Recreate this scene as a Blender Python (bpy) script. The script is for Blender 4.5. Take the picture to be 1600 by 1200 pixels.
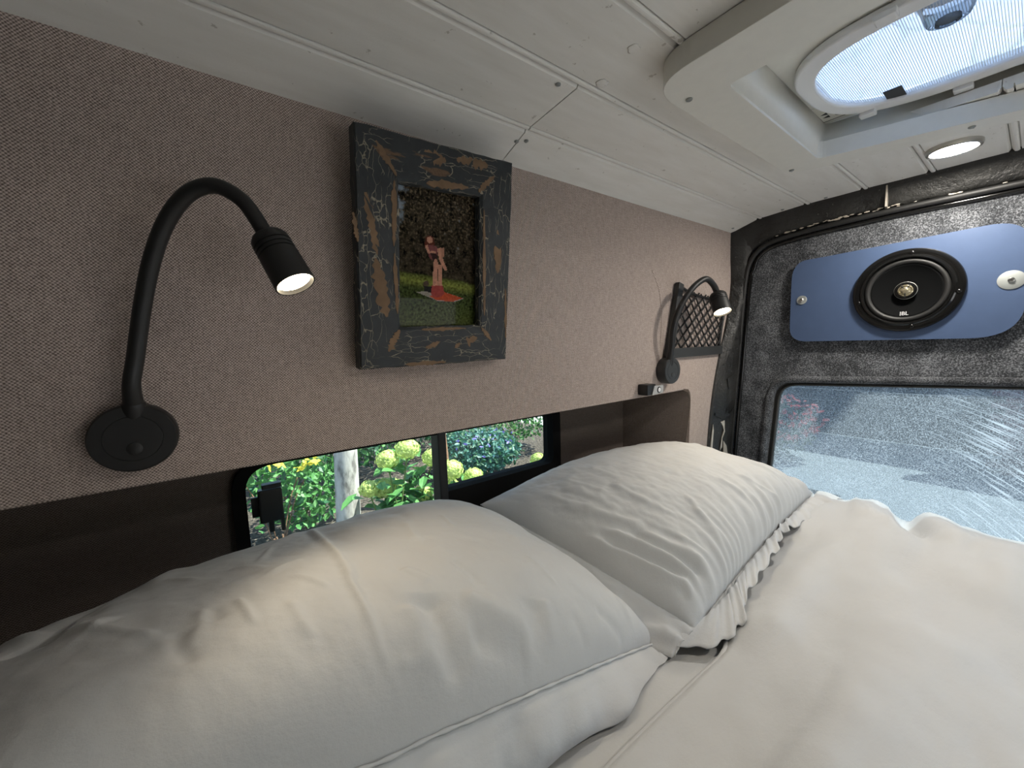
import bpy, bmesh, math, random
import numpy as np
from mathutils import Vector, Matrix, noise
random.seed(7); RNG = np.random.default_rng(7)
for o in list(bpy.data.objects): bpy.data.objects.remove(o)
S = bpy.context.scene
COL = S.collection
R = math.radians

# ------------------------------------------------------------------ camera, sky, sun, exposure
cam_d = bpy.data.cameras.new('camera'); cam = bpy.data.objects.new('camera', cam_d); COL.objects.link(cam)
rot = Matrix(((0.801, 0.086, -0.592), (-0.598, 0.065, -0.799), (-0.031, 0.994, 0.104)))
ax = Vector((0.8013, 0.0864, -0.5920)).normalized(); ay = Vector((-0.5975, 0.0650, -0.7992)); ay = (ay - ax * ay.dot(ax)).normalized(); az = ax.cross(ay)
rot = Matrix((ax, ay, az))
cam.matrix_world = Matrix.Translation((0, 0, 1.8)) @ rot.to_4x4()
cam_d.sensor_fit = 'HORIZONTAL'; cam_d.sensor_width = 36.0; cam_d.lens = 610.0 * 36 / 1600
cam_d.clip_start = 0.01; cam_d.clip_end = 200
S.camera = cam

W = bpy.data.worlds.new('sky'); S.world = W; W.use_nodes = True
wn = W.node_tree.nodes; wl = W.node_tree.links
sky = wn.new('ShaderNodeTexSky'); sky.sky_type = 'NISHITA'; sky.sun_disc = False
sky.sun_elevation = R(60); sky.sun_rotation = R(100); sky.air_density = 1.0; sky.dust_density = 1.0
wl.new(sky.outputs[0], wn['Background'].inputs[0]); wn['Background'].inputs[1].default_value = 0.23

sd = bpy.data.lights.new('sun', 'SUN'); sun = bpy.data.objects.new('sun', sd); COL.objects.link(sun)
sd.energy = 8.5; sd.angle = R(0.6); sd.color = (1.0, 0.95, 0.87)
sun_from = Vector((0.42, -0.24, 0.90))
sun.rotation_euler = sun_from.to_track_quat('Z', 'Y').to_euler()
S.view_settings.view_transform = 'Standard'; S.view_settings.look = 'None'
S.view_settings.gamma = 1.0; S.view_settings.use_curve_mapping = False
S.view_settings.exposure = 1.52
S.cycles.max_bounces = 10; S.cycles.transparent_max_bounces = 16
S.cycles.sample_clamp_indirect = 6.0
try:
    S.cycles.use_denoising = True
except Exception: pass

PUCK_W = 1.0          # each ceiling LED
LAMP_W = 0.9          # each reading lamp

# ------------------------------------------------------------------ materials
class NT:
    def __init__(s, name):
        s.m = bpy.data.materials.new(name); s.m.use_nodes = True
        s.n = s.m.node_tree.nodes; s.l = s.m.node_tree.links
        s.b = s.n['Principled BSDF']; s.out = s.n['Material Output']
        s.tc = s.n.new('ShaderNodeTexCoord')
    def node(s, t, **k):
        q = s.n.new(t)
        for a, v in k.items():
            if a.startswith('i_'):
                q.inputs[a[2:].replace('_', ' ')].default_value = v
            else: setattr(q, a, v)
        return q
    def link(s, a, b): s.l.new(a, b)
    def coord(s, scale=(1, 1, 1), rot=(0, 0, 0), src='Object'):
        mp = s.n.new('ShaderNodeMapping'); mp.inputs['Scale'].default_value = scale; mp.inputs['Rotation'].default_value = rot
        s.l.new(s.tc.outputs[src], mp.inputs[0]); return mp.outputs[0]
    def noise(s, scale, detail=3, rough=.55, vec=None, sc=(1, 1, 1), rot=(0, 0, 0)):
        q = s.n.new('ShaderNodeTexNoise'); q.inputs['Scale'].default_value = scale
        q.inputs['Detail'].default_value = detail; q.inputs['Roughness'].default_value = rough
        s.l.new(vec if vec else s.coord(sc, rot), q.inputs['Vector']); return q.outputs['Fac']
    def voro(s, scale, feature='DISTANCE_TO_EDGE', vec=None, sc=(1, 1, 1)):
        q = s.n.new('ShaderNodeTexVoronoi'); q.feature = feature; q.inputs['Scale'].default_value = scale
        s.l.new(vec if vec else s.coord(sc), q.inputs['Vector']); return q.outputs['Distance']
    def ramp(s, fac, stops):
        q = s.n.new('ShaderNodeValToRGB'); e = q.color_ramp.elements
        while len(e) > 1: e.remove(e[-1])
        for i, (p, c) in enumerate(stops):
            if i == 0: e[0].position = p; el = e[0]
            else: el = e.new(p)
            c = (c, c, c) if isinstance(c, (int, float)) else c
            el.color = (*c, 1)
        s.l.new(fac, q.inputs[0]); return q.outputs[0]
    def math(s, op, a, b=None, c=None):
        q = s.n.new('ShaderNodeMath'); q.operation = op
        for i, v in enumerate((a, b, c)):
            if v is None: continue
            if isinstance(v, (int, float)): q.inputs[i].default_value = v
            else: s.l.new(v, q.inputs[i])
        return q.outputs[0]
    def mix(s, fac, a, b, mode='MIX'):
        q = s.n.new('ShaderNodeMixRGB'); q.blend_type = mode
        for i, v in enumerate((fac, a, b)):
            if isinstance(v, (int, float)): q.inputs[i].default_value = v if i == 0 else (v, v, v, 1)
            elif isinstance(v, tuple): q.inputs[i].default_value = (*v, 1)
            else: s.l.new(v, q.inputs[i])
        return q.outputs[0]
    def base(s, c):
        if isinstance(c, tuple): s.b.inputs['Base Color'].default_value = (*c, 1)
        else: s.l.new(c, s.b.inputs['Base Color'])
    def rough(s, r):
        if isinstance(r, (int, float)): s.b.inputs['Roughness'].default_value = r
        else: s.l.new(r, s.b.inputs['Roughness'])
    def bump(s, h, strength=.3, dist=.001):
        q = s.n.new('ShaderNodeBump'); q.inputs['Strength'].default_value = strength; q.inputs['Distance'].default_value = dist
        s.l.new(h, q.inputs['Height']); s.l.new(q.outputs[0], s.b.inputs['Normal'])
    def set(s, **k):
        for a, v in k.items(): s.b.inputs[a.replace('_', ' ')].default_value = v

def plain(name, c, r=.5, metal=0, nz=0, bump=0, bscale=200):
    t = NT(name)
    if nz:
        f = t.noise(bscale * .12, 4); t.base(t.mix(f, tuple(x * (1 - nz) for x in c), tuple(min(1, x * (1 + nz)) for x in c)))
    else: t.base(c)
    t.rough(r); t.set(Metallic=metal)
    if bump: t.bump(t.noise(bscale, 3), bump, .0006)
    return t.m

def weave(name, warp, weft, k=1750.0):
    t = NT(name)
    sp = t.node('ShaderNodeSeparateXYZ'); t.link(t.coord(), sp.inputs[0])
    wob = t.math('MULTIPLY', t.noise(180, 2), 2.2)
    a = t.math('SINE', t.math('ADD', t.math('MULTIPLY', sp.outputs[0], k), wob))
    y2 = t.math('ADD', sp.outputs[2], sp.outputs[1])
    b = t.math('SINE', t.math('ADD', t.math('MULTIPLY', y2, k), wob))
    w = t.math('MULTIPLY', a, b)
    w2 = t.math('MULTIPLY_ADD', w, .5, .5)
    yarn = t.noise(110, 2, .5, sc=(.6, .6, 4)); yarn2 = t.noise(110, 2, .5, sc=(4, 4, .6))
    y = t.math('MULTIPLY_ADD', t.math('ADD', yarn, yarn2), .5, 0)
    f = t.math('MULTIPLY_ADD', t.math('SUBTRACT', y, .5), .8, w2)
    f2 = t.math('ADD', f, t.math('MULTIPLY', t.math('SUBTRACT', t.noise(500, 2), .5), .9))
    t.base(t.ramp(f2, [(0.02, weft), (.5, tuple((p + q) / 2 for p, q in zip(warp, weft))), (.98, warp)]))
    t.rough(.95); t.set(Specular_IOR_Level=.1)
    t.bump(f, .55, .0007)
    return t.m

M = {}
M['fabric'] = weave('woven_fabric', (.70, .59, .53), (.14, .106, .09))
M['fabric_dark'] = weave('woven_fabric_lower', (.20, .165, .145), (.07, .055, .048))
def linen():
    t = NT('cotton_linen')
    f = t.noise(9, 4, .6); g = t.noise(900, 2)
    t.base(t.mix(f, (.525, .53, .53), (.595, .60, .60)))
    t.rough(.9); t.set(Specular_IOR_Level=.15, Sheen_Weight=.15, Sheen_Roughness=.5)
    h = t.math('ADD', t.math('MULTIPLY', t.noise(38, 5, .65, sc=(1, 1.6, 1)), 1.0), t.math('MULTIPLY', g, .06))
    t.bump(h, .32, .0035); return t.m
M['linen'] = linen()
def board_paint():
    t = NT('painted_boards')
    f = t.noise(7, 5, .6, sc=(1, 6, 1)); c = t.ramp(f, [(.3, (.79, .77, .715)), (.7, (.87, .855, .81))])
    sp = t.ramp(t.noise(70, 3, .6), [(.28, 1.0), (.31, 0.0)])
    t.base(t.mix(t.math('MULTIPLY', sp, .5), c, (.33, .29, .23))); t.rough(.55)
    t.bump(t.math('ADD', t.noise(30, 5, .7, sc=(.35, 3, 1)), t.math('MULTIPLY', t.noise(400, 2), .15)), .35, .0015); return t.m
M['board'] = board_paint()
M['vent_frame'] = plain('cream_plastic', (.80, .785, .72), .42, nz=.05, bump=.06, bscale=500)
M['vent_white'] = plain('white_plastic', (.80, .80, .80), .35)
M['black'] = plain('black_plastic', (.012, .012, .012), .48, bump=.05, bscale=900)
M['grey_black'] = plain('charcoal_plastic', (.035, .037, .038), .5)
M['rubber'] = plain('black_rubber', (.010, .010, .010), .55, nz=.2, bump=.2, bscale=120)
M['matte_rubber'] = plain('matte_rubber', (.007, .007, .007), .95)
M['matte_rubber'].node_tree.nodes['Principled BSDF'].inputs['Specular IOR Level'].default_value = .15
M['rubber_worn'] = plain('worn_black_rubber', (.035, .035, .033), .5, nz=.5, bump=.3, bscale=60)
M['steel'] = plain('brushed_steel', (.55, .54, .51), .28, 1)
M['zinc'] = plain('zinc_washer', (.36, .38, .37), .6, .5, nz=.2)
M['blue'] = plain('blue_painted_board', (.060, .094, .178), .42, nz=.08, bump=.08, bscale=300)
M['cone'] = plain('speaker_cone', (.003, .0033, .0036), .8)
M['cone'].node_tree.nodes['Principled BSDF'].inputs['Specular IOR Level'].default_value = .08
M['gloss_black'] = plain('gloss_black', (.005, .005, .005), .14)
M['white_print'] = plain('white_print', (.7, .7, .7), .5)
M['dark_print'] = plain('dark_print', (.02, .02, .02), .6)
M['mattress'] = plain('mattress_ticking', (.7, .69, .66), .9)
M['floor'] = plain('plywood_floor', (.28, .2, .13), .7, nz=.2)
M['lining'] = plain('grey_lining', (.36, .33, .30), .9, nz=.1)
def carpet():
    t = NT('grey_carpet_felt')
    f = t.noise(340, 4, .8); g = t.noise(22, 3)
    h = t.math('ADD', f, t.math('MULTIPLY', t.math('SUBTRACT', g, .5), .25))
    t.base(t.ramp(h, [(.38, (.022, .024, .028)), (.5, (.07, .075, .083)), (.64, (.30, .315, .34))]))
    t.rough(1); t.set(Specular_IOR_Level=.05, Sheen_Weight=.15, Sheen_Roughness=.5); t.bump(f, 1.0, .004); return t.m
M['carpet'] = carpet()
def tape():
    t = NT('black_bitumen_tape')
    f = t.noise(14, 5, .7); sp = t.ramp(t.noise(95, 2), [(.70, 0.0), (.74, 1.0)])
    t.base(t.mix(t.math('MULTIPLY', sp, .35), t.ramp(f, [(.35, (.009, .009, .009)), (.7, (.030, .030, .028))]), (.32, .31, .28)))
    t.rough(t.ramp(f, [(.3, .35), (.7, .65)])); t.bump(t.math('ADD', f, t.math('MULTIPLY', t.noise(60, 4, .7), .5)), .8, .008); return t.m
M['tape'] = tape()
M['tape_light'] = plain('torn_foil_edge', (.52, .47, .40), .4, .2, nz=.3)
def emit(name, c, s):
    t = NT(name); t.base((.9, .9, .9)); t.b.inputs['Emission Color'].default_value = (*c, 1); t.b.inputs['Emission Strength'].default_value = s; return t.m
M['puck_lens'] = emit('led_diffuser', (1.0, .93, .82), 40)
M['lamp_lens'] = emit('lamp_lens', (1.0, .84, .58), 9)
def crackle(name, sc, sv):
    # charcoal paint crazed over brown timber; sc stretches the grain
    t = NT(name)
    wob = t.noise(26, 4, .6)
    vec = t.coord(sc); add = t.node('ShaderNodeMixRGB', blend_type='ADD'); add.inputs[0].default_value = .014
    t.link(vec, add.inputs[1])
    nzc = t.node('ShaderNodeTexNoise'); nzc.inputs['Scale'].default_value = 40; nzc.inputs['Detail'].default_value = 3
    t.link(t.coord(), nzc.inputs['Vector']); t.link(nzc.outputs['Color'], add.inputs[2])
    e = t.voro(sv, vec=add.outputs[0])
    lm = t.ramp(t.noise(33, 2), [(.40, 0.0), (.52, 1.0)])
    crack = t.math('MULTIPLY', t.ramp(e, [(.012, 1.0), (.03, 0.0)]), lm)
    dark = t.mix(t.noise(60, 3), (.010, .013, .015), (.034, .040, .043))
    pv = t.noise(10, 5, .62, sc=sc)
    chip = t.ramp(pv, [(.672, 0.0), (.685, 1.0)])
    brown = t.mix(t.noise(300, 3), (.08, .045, .022), (.20, .115, .06))
    c = t.mix(crack, dark, (.30, .27, .20)); c = t.mix(chip, c, brown)
    t.base(c); t.rough(.62)
    t.bump(t.math('SUBTRACT', t.math('SUBTRACT', t.math('MULTIPLY', t.noise(120, 3), .3), t.math('MULTIPLY', chip, .8)), crack), .7, .0012); return t.m
M['crack_h'] = crackle('crackled_paint_across', (.28, 1, 1.15), 88)
M['crack_v'] = crackle('crackled_paint_upright', (1.15, 1, .28), 88)
M['raw_wood'] = plain('bare_brown_wood', (.20, .125, .07), .85, nz=.6, bump=.5, bscale=300)
def clear_glass(name, tint, rough=.0, ior=1.4):
    t = NT(name); t.n.remove(t.b)
    tr = t.node('ShaderNodeBsdfTransparent'); tr.inputs[0].default_value = (*tint, 1)
    g = t.node('ShaderNodeBsdfGlossy'); g.inputs['Roughness'].default_value = rough
    fr = t.node('ShaderNodeFresnel'); fr.inputs[0].default_value = ior
    mx = t.node('ShaderNodeMixShader'); t.link(fr.outputs[0], mx.inputs[0]); t.link(tr.outputs[0], mx.inputs[1]); t.link(g.outputs[0], mx.inputs[2])
    t.link(mx.outputs[0], t.out.inputs[0]); return t.m
M['glass'] = clear_glass('window_glass', (.80, .84, .83))
M['photo_glass'] = clear_glass('picture_glass', (.95, .95, .95), 0, 1.12)
def scratched():
    t = NT('scratched_dirty_plastic'); t.n.remove(t.b)
    sp = t.ramp(t.noise(420, 2, .6), [(.52, 0.0), (.62, 1.0)])
    cl = t.noise(9, 4, .6)
    # arcs left by wiping: rings around a point low beyond the far edge
    mp = t.node('ShaderNodeMapping'); t.link(t.tc.outputs['Object'], mp.inputs[0]); mp.inputs['Location'].default_value = (0, -.38, -.95)
    ln = t.node('ShaderNodeVectorMath', operation='LENGTH'); sep = t.node('ShaderNodeSeparateXYZ'); t.link(mp.outputs[0], sep.inputs[0])
    cmb = t.node('ShaderNodeCombineXYZ'); t.link(sep.outputs[1], cmb.inputs[1]); t.link(sep.outputs[2], cmb.inputs[2]); t.link(cmb.outputs[0], ln.inputs[0])
    cr = t.node('ShaderNodeCombineXYZ'); t.link(t.math('MULTIPLY', ln.outputs['Value'], 330), cr.inputs[0])
    ang = t.math('ARCTAN2', sep.outputs[2], sep.outputs[1]); t.link(t.math('MULTIPLY', ang, 7), cr.inputs[1])
    arc = t.ramp(t.noise(1.0, 2, .5, vec=cr.outputs[0]), [(.54, 0.0), (.66, 1.0)])
    amask = t.ramp(t.math('MULTIPLY', sep.outputs[1], -1), [(.20, 0.0), (.34, 1.0)])
    arc = t.math('MULTIPLY', arc, amask)
    hair = t.math('MULTIPLY', t.ramp(t.voro(38, sc=(1, 1, 1), vec=t.mix(.06, t.coord(), t.noise(30, 3))), [(.004, 1.0), (.012, 0.0)]), t.ramp(t.noise(14, 2), [(.5, 0.0), (.6, 1.0)]))
    a = t.math('MAXIMUM', t.math('MULTIPLY', sp, t.math('MULTIPLY_ADD', cl, .9, .1)), t.math('MULTIPLY', arc, .8))
    a = t.math('MAXIMUM', a, t.math('MULTIPLY', hair, .5))
    a = t.math('MINIMUM', t.math('MULTIPLY_ADD', a, SCR_GAIN, SCR_BASE), 1.0)
    tr = t.node('ShaderNodeBsdfTransparent'); tr.inputs[0].default_value = (.31, .36, .39, 1)
    tl = t.node('ShaderNodeBsdfTranslucent'); tl.inputs[0].default_value = (.44, .485, .51, 1)
    mx = t.node('ShaderNodeMixShader'); t.link(a, mx.inputs[0]); t.link(tr.outputs[0], mx.inputs[1]); t.link(tl.outputs[0], mx.inputs[2])
    t.link(mx.outputs[0], t.out.inputs[0]); return t.m
SCR_GAIN, SCR_BASE = .62, .10
M['scratched'] = scratched()
def dome_mat():
    t = NT('clouded_dome'); t.n.remove(t.b)
    tr = t.node('ShaderNodeBsdfTransparent'); tr.inputs[0].default_value = (.90, .95, .98, 1)
    tl = t.node('ShaderNodeBsdfTranslucent'); tl.inputs[0].default_value = (.93, .96, .98, 1)
    cr = t.ramp(t.voro(9, vec=t.mix(.08, t.coord(), t.noise(12, 3))), [(.006, .85), (.02, .0)])
    f = t.math('MINIMUM', t.math('ADD', t.math('MULTIPLY_ADD', t.noise(18, 3), .4, .36), t.math('MULTIPLY', cr, .9)), 1.0)
    mx = t.node('ShaderNodeMixShader'); t.link(f, mx.inputs[0]); t.link(tr.outputs[0], mx.inputs[1]); t.link(tl.outputs[0], mx.inputs[2])
    g = t.node('ShaderNodeBsdfGlossy'); g.inputs['Roughness'].default_value = .1
    m2 = t.node('ShaderNodeMixShader'); m2.inputs[0].default_value = .04; t.link(mx.outputs[0], m2.inputs[1]); t.link(g.outputs[0], m2.inputs[2])
    t.link(m2.outputs[0], t.out.inputs[0]); return t.m
M['dome'] = dome_mat()
def screen_mat():
    t = NT('insect_screen'); t.n.remove(t.b)
    sp = t.node('ShaderNodeSeparateXYZ'); t.link(t.coord(), sp.inputs[0])
    k = 2 * math.pi / .0026
    a = t.math('MAXIMUM', t.math('SINE', t.math('MULTIPLY', sp.outputs[0], k)), t.math('SINE', t.math('MULTIPLY', sp.outputs[1], k)))
    f = t.ramp(a, [(.72, .0), (.80, 1.0)])
    tr = t.node('ShaderNodeBsdfTransparent'); df = t.node('ShaderNodeBsdfDiffuse'); df.inputs[0].default_value = (.62, .65, .68, 1)
    mx = t.node('ShaderNodeMixShader'); t.link(f, mx.inputs[0]); t.link(tr.outputs[0], mx.inputs[1]); t.link(df.outputs[0], mx.inputs[2])
    t.link(mx.outputs[0], t.out.inputs[0]); return t.m
M['screen'] = screen_mat()
def leaf_mat(name, c1, c2, tl=.35):
    t = NT(name); f = t.noise(8, 2); c = t.mix(f, c1, c2); t.base(c); t.rough(.5)
    q = t.node('ShaderNodeBsdfTranslucent'); t.link(c, q.inputs[0])
    mx = t.node('ShaderNodeMixShader'); mx.inputs[0].default_value = tl; t.link(t.b.outputs[0], mx.inputs[1]); t.link(q.outputs[0], mx.inputs[2]); t.link(mx.outputs[0], t.out.inputs[0]); return t.m
M['leaf'] = leaf_mat('fresh_leaf', (.045, .17, .045), (.13, .33, .09))
M['leaf_dark'] = leaf_mat('dark_leaf', (.015, .07, .03), (.04, .14, .06))
M['leaf_blue'] = leaf_mat('bluegreen_leaf', (.03, .12, .10), (.06, .19, .15))
M['leaf_yellow'] = leaf_mat('yellow_leaf', (.50, .48, .04), (.65, .60, .08))
M['floret'] = leaf_mat('lime_floret', (.36, .48, .10), (.52, .62, .22), .3)
M['red_petal'] = leaf_mat('red_petal', (.60, .06, .07), (.75, .15, .12), .3)
M['violet_petal'] = leaf_mat('violet_petal', (.14, .12, .50), (.22, .20, .62), .3)
M['stem'] = plain('green_stem', (.10, .16, .04), .7)
M['twig'] = plain('brown_twig', (.16, .09, .05), .85, nz=.3)
def bark():
    t = NT('pale_bark'); f = t.noise(16, 5, .65, sc=(1, 1, .35)); t.base(t.ramp(f, [(.36, (.16, .15, .14)), (.5, (.40, .39, .36)), (.7, (.52, .51, .48))])); t.rough(.85); t.bump(f, .5, .01); return t.m
M['bark'] = bark()
def mulch():
    t = NT('leaf_mulch'); f = t.noise(28, 5, .8); t.base(t.ramp(f, [(.40, (.012, .010, .008)), (.54, (.065, .05, .036)), (.66, (.30, .27, .22))])); t.rough(.95); t.bump(f, 1, .03); return t.m
M['mulch'] = mulch()
M['paving'] = plain('pale_paving', (.40, .40, .385), .9, nz=.15)
M['slate_paint'] = plain('slate_blue_cladding', (.020, .034, .045), .7, nz=.1)
M['brick'] = plain('red_brick', (.30, .12, .13), .9, nz=.3)
M['roof'] = plain('van_roof', (.6, .6, .6), .6)

# ------------------------------------------------------------------ builders
def link(o, parent=None):
    COL.objects.link(o)
    if parent is not None:
        o.parent = parent; o.matrix_parent_inverse = parent.matrix_basis.inverted() if parent.parent is None else Matrix()
    return o
def mesh(name, V, Fc, mat, parent=None, smooth=False):
    me = bpy.data.meshes.new(name); me.from_pydata([tuple(map(float, v)) for v in V], [], [tuple(int(i) for i in f) for f in Fc]); me.update()
    if smooth: me.polygons.foreach_set('use_smooth', [True] * len(me.polygons))
    me.materials.append(mat); return link(bpy.data.objects.new(name, me), parent)
def obj(name, bm, mat, parent=None, smooth=False, auto=None):
    bmesh.ops.recalc_face_normals(bm, faces=bm.faces)
    me = bpy.data.meshes.new(name); bm.to_mesh(me); bm.free()
    if smooth:
        me.polygons.foreach_set('use_smooth', [True] * len(me.polygons))
    if auto: me.set_sharp_from_angle(angle=R(auto))
    me.materials.append(mat); return link(bpy.data.objects.new(name, me), parent)
def tag(o, label=None, cat=None, group=None, kind=None):
    if label: o['label'] = label
    if cat: o['category'] = cat
    if group: o['group'] = group
    if kind: o['kind'] = kind
    return o
def thing(name, loc, label, cat, group=None):
    o = bpy.data.objects.new(name, None); o.empty_display_size = .05; COL.objects.link(o); o.location = loc
    return tag(o, label, cat, group)
def struct(name, loc=(0, 0, 0)):
    o = bpy.data.objects.new(name, None); o.empty_display_size = .05; COL.objects.link(o); o.location = loc; o['kind'] = 'structure'; return o
def box(bm, lo, hi, bev=0, mtx=None, seg=2):
    r = bmesh.ops.create_cube(bm, size=1); vs = r['verts']
    c = [(a + b) / 2 for a, b in zip(lo, hi)]; s = [b - a for a, b in zip(lo, hi)]
    for v in vs: v.co = Vector((c[0] + v.co.x * s[0], c[1] + v.co.y * s[1], c[2] + v.co.z * s[2]))
    if bev:
        es = list({e for v in vs for e in v.link_edges}); q = bmesh.ops.bevel(bm, geom=es, offset=bev, segments=seg, affect='EDGES', profile=.6)
        vs = list({v for f in q['faces'] for v in f.verts} | {v for v in vs if v.is_valid})
    if mtx: bmesh.ops.transform(bm, matrix=mtx, verts=[v for v in vs if v.is_valid])
    return bm
def nbox(lo, hi, bev=0, seg=2): return box(bmesh.new(), lo, hi, bev, None, seg)
def frame_axes(z):
    z = Vector(z).normalized(); a = Vector((0, 0, 1)) if abs(z.z) < .9 else Vector((1, 0, 0))
    x = a.cross(z).normalized(); return x, z.cross(x), z
def lathe(bm, prof, origin, axis, n=48, caps=True):
    """prof: list of (radius, height along axis)"""
    x, y, z = frame_axes(axis); o = Vector(origin); rings = []
    for r, h in prof:
        rings.append([bm.verts.new(o + z * h + (x * math.cos(2 * math.pi * i / n) + y * math.sin(2 * math.pi * i / n)) * max(r, 1e-5)) for i in range(n)])
    for a, b in zip(rings, rings[1:]):
        for i in range(n): bm.faces.new((a[i], a[(i + 1) % n], b[(i + 1) % n], b[i]))
    if caps:
        bm.faces.new(rings[0]); bm.faces.new(rings[-1])
    return bm
def catmull(pts, n=8):
    P = [Vector(p) for p in pts]; P = [P[0] * 2 - P[1]] + P + [P[-1] * 2 - P[-2]]; out = []
    for i in range(1, len(P) - 2):
        for k in range(n):
            t = k / n; a, b, c, d = P[i - 1:i + 3]
            out.append(.5 * ((2 * b) + (c - a) * t + (2 * a - 5 * b + 4 * c - d) * t * t + (3 * b - a - 3 * c + d) * t ** 3))
    out.append(P[-2]); return out
def tube(bm, pts, r, n=12, sub=8, closed=False, smooth=True):
    P = catmull(pts, sub) if smooth and len(pts) > 2 else [Vector(p) for p in pts]
    up = None; rings = []
    for i, p in enumerate(P):
        a = P[(i - 1) % len(P)] if closed or i else P[0]; b = P[(i + 1) % len(P)] if closed or i < len(P) - 1 else P[-1]
        d = (b - a).normalized()
        if up is None: x, y, _ = frame_axes(d)
        else:
            y = (up - d * up.dot(d)).normalized(); x = y.cross(d)
        up = y
        rr = r(i / (len(P) - 1)) if callable(r) else r
        rings.append([bm.verts.new(p + (x * math.cos(2 * math.pi * k / n) + y * math.sin(2 * math.pi * k / n)) * rr) for k in range(n)])
    prs = list(zip(rings, rings[1:])) + ([(rings[-1], rings[0])] if closed else [])
    for a, b in prs:
        for k in range(n): bm.faces.new((a[k], a[(k + 1) % n], b[(k + 1) % n], b[k]))
    if not closed: bm.faces.new(rings[0]); bm.faces.new(rings[-1])
    return bm
def rounded(pts, rad, n=6):
    """2D polygon with rounded corners (rad: number or per-corner list)"""
    out = []; L = len(pts)
    for i, p in enumerate(pts):
        r = rad[i] if isinstance(rad, (list, tuple)) else rad
        p = Vector(p); a = Vector(pts[i - 1]) - p; b = Vector(pts[(i + 1) % L]) - p
        if r <= 0: out.append(tuple(p)); continue
        p0 = p + a.normalized() * min(r, a.length * .49); p1 = p + b.normalized() * min(r, b.length * .49)
        for k in range(n + 1):
            t = k / n; q = p0 * (1 - t) ** 2 + p * 2 * t * (1 - t) + p1 * t * t; out.append(tuple(q))
    return out
def plate(bm, outer, f0, f1, hole=None):
    """extruded 2D outline with an optional hole; f0 and f1 map (a, b) to the two faces"""
    def side(f):
        loops = []
        for lp in ([outer] + ([hole] if hole else [])):
            vs = [bm.verts.new(f(*q)) for q in lp]
            es = [bm.edges.new((vs[i], vs[(i + 1) % len(vs)])) for i in range(len(vs))]
            loops.append((vs, es))
        bmesh.ops.triangle_fill(bm, use_beauty=True, use_dissolve=False, edges=[e for l in loops for e in l[1]])
        return loops
    A = side(f0); B = side(f1)
    for (va, _), (vb, _) in zip(A, B):
        for i in range(len(va)):
            j = (i + 1) % len(va); bm.faces.new((va[i], va[j], vb[j], vb[i]))
    return bm
def text(name, s, size, mtx, mat, parent, ext=.0002):
    cu = bpy.data.curves.new(name, 'FONT'); cu.body = s; cu.size = size; cu.align_x = 'CENTER'; cu.align_y = 'CENTER'; cu.extrude = ext
    t = bpy.data.objects.new(name, cu); COL.objects.link(t)
    me = bpy.data.meshes.new_from_object(t.evaluated_get(bpy.context.evaluated_depsgraph_get()))
    bpy.data.objects.remove(t); me.transform(mtx); me.materials.clear(); me.materials.append(mat); me.name = name
    return link(bpy.data.objects.new(name, me), parent)
def basis(o, x, y):
    x = Vector(x).normalized(); y = Vector(y).normalized(); z = x.cross(y)
    m = Matrix((x, y, z)).transposed().to_4x4(); m.translation = Vector(o); return m
def screw(parent, p, axis, r=.004, mat=None, name='screw'):
    bm = lathe(bmesh.new(), [(r, 0), (r, .0012), (r * .75, .0022), (r * .3, .0024)], p, axis, 14)
    x, y, z = frame_axes(axis); a = random.random() * 3
    d = x * math.cos(a) + y * math.sin(a)
    box(bm, (-r * .8, -r * .13, .0018), (r * .8, r * .13, .0028), 0, basis(p, d, Vector(axis).normalized().cross(d)))
    return obj(name, bm, mat or M['zinc'], parent, True, 40)

# ------------------------------------------------------------------ van shell
WY = .62
wall = struct('wall_left', (0, WY, 1.08))
edge = [(1.363, 2.15), (1.367, 2.06), (1.374, 1.97), (1.348, 1.855), (1.298, 1.73), (1.261, 1.608), (1.236, 1.444), (1.215, 1.06)]
outl = [(-2.2, 2.15), (-2.2, 1.65)] + [(1.095, 1.650), (1.118, 1.646), (1.129, 1.634), (1.132, 1.61)] + [(1.108, 1.06)] + edge[::-1]
bm = plate(bmesh.new(), outl, lambda a, b: (a, WY, b), lambda a, b: (a, .86, b))
obj('fabric_panel', bm, M['fabric'], wall)
# edge welt running along the bottom of the fabric panel
obj('edge_welt', tube(bmesh.new(), [(-2.2, WY + .003, 1.6495), (0, WY + .003, 1.6495), (1.09, WY + .003, 1.6495)], .0035, 8, smooth=False), M['fabric'], wall, True)
obj('cable_ridge', tube(bmesh.new(), [(.93, WY + .0035, 1.98), (.962, WY + .0030, 1.93), (.975, WY + .0030, 1.86), (.97, WY + .0035, 1.78), (.968, WY + .004, 1.74)], .005, 8), M['fabric'], wall, True)
win = [(.0, 1.41), (.745, 1.41), (.745, 1.612), (.0, 1.612)]
wo = rounded(win, [.02, .03, .012, .05])
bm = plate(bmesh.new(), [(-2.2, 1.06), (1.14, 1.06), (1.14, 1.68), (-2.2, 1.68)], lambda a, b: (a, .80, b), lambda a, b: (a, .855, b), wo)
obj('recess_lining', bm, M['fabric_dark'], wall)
# slanting end of the recess
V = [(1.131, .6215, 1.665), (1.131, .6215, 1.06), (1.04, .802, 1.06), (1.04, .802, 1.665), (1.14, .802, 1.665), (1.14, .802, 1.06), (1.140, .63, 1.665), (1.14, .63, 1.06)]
obj('recess_end', bmesh.new() if False else (lambda b: (lambda vs: [b.faces.new([vs[i] for i in f]) for f in ((0, 1, 2, 3), (3, 2, 5, 4), (0, 3, 4, 6), (1, 7, 5, 2), (0, 6, 7, 1), (6, 4, 5, 7))] and b)([b.verts.new(v) for v in V]))(bmesh.new()), M['fabric_dark'], wall)

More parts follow.
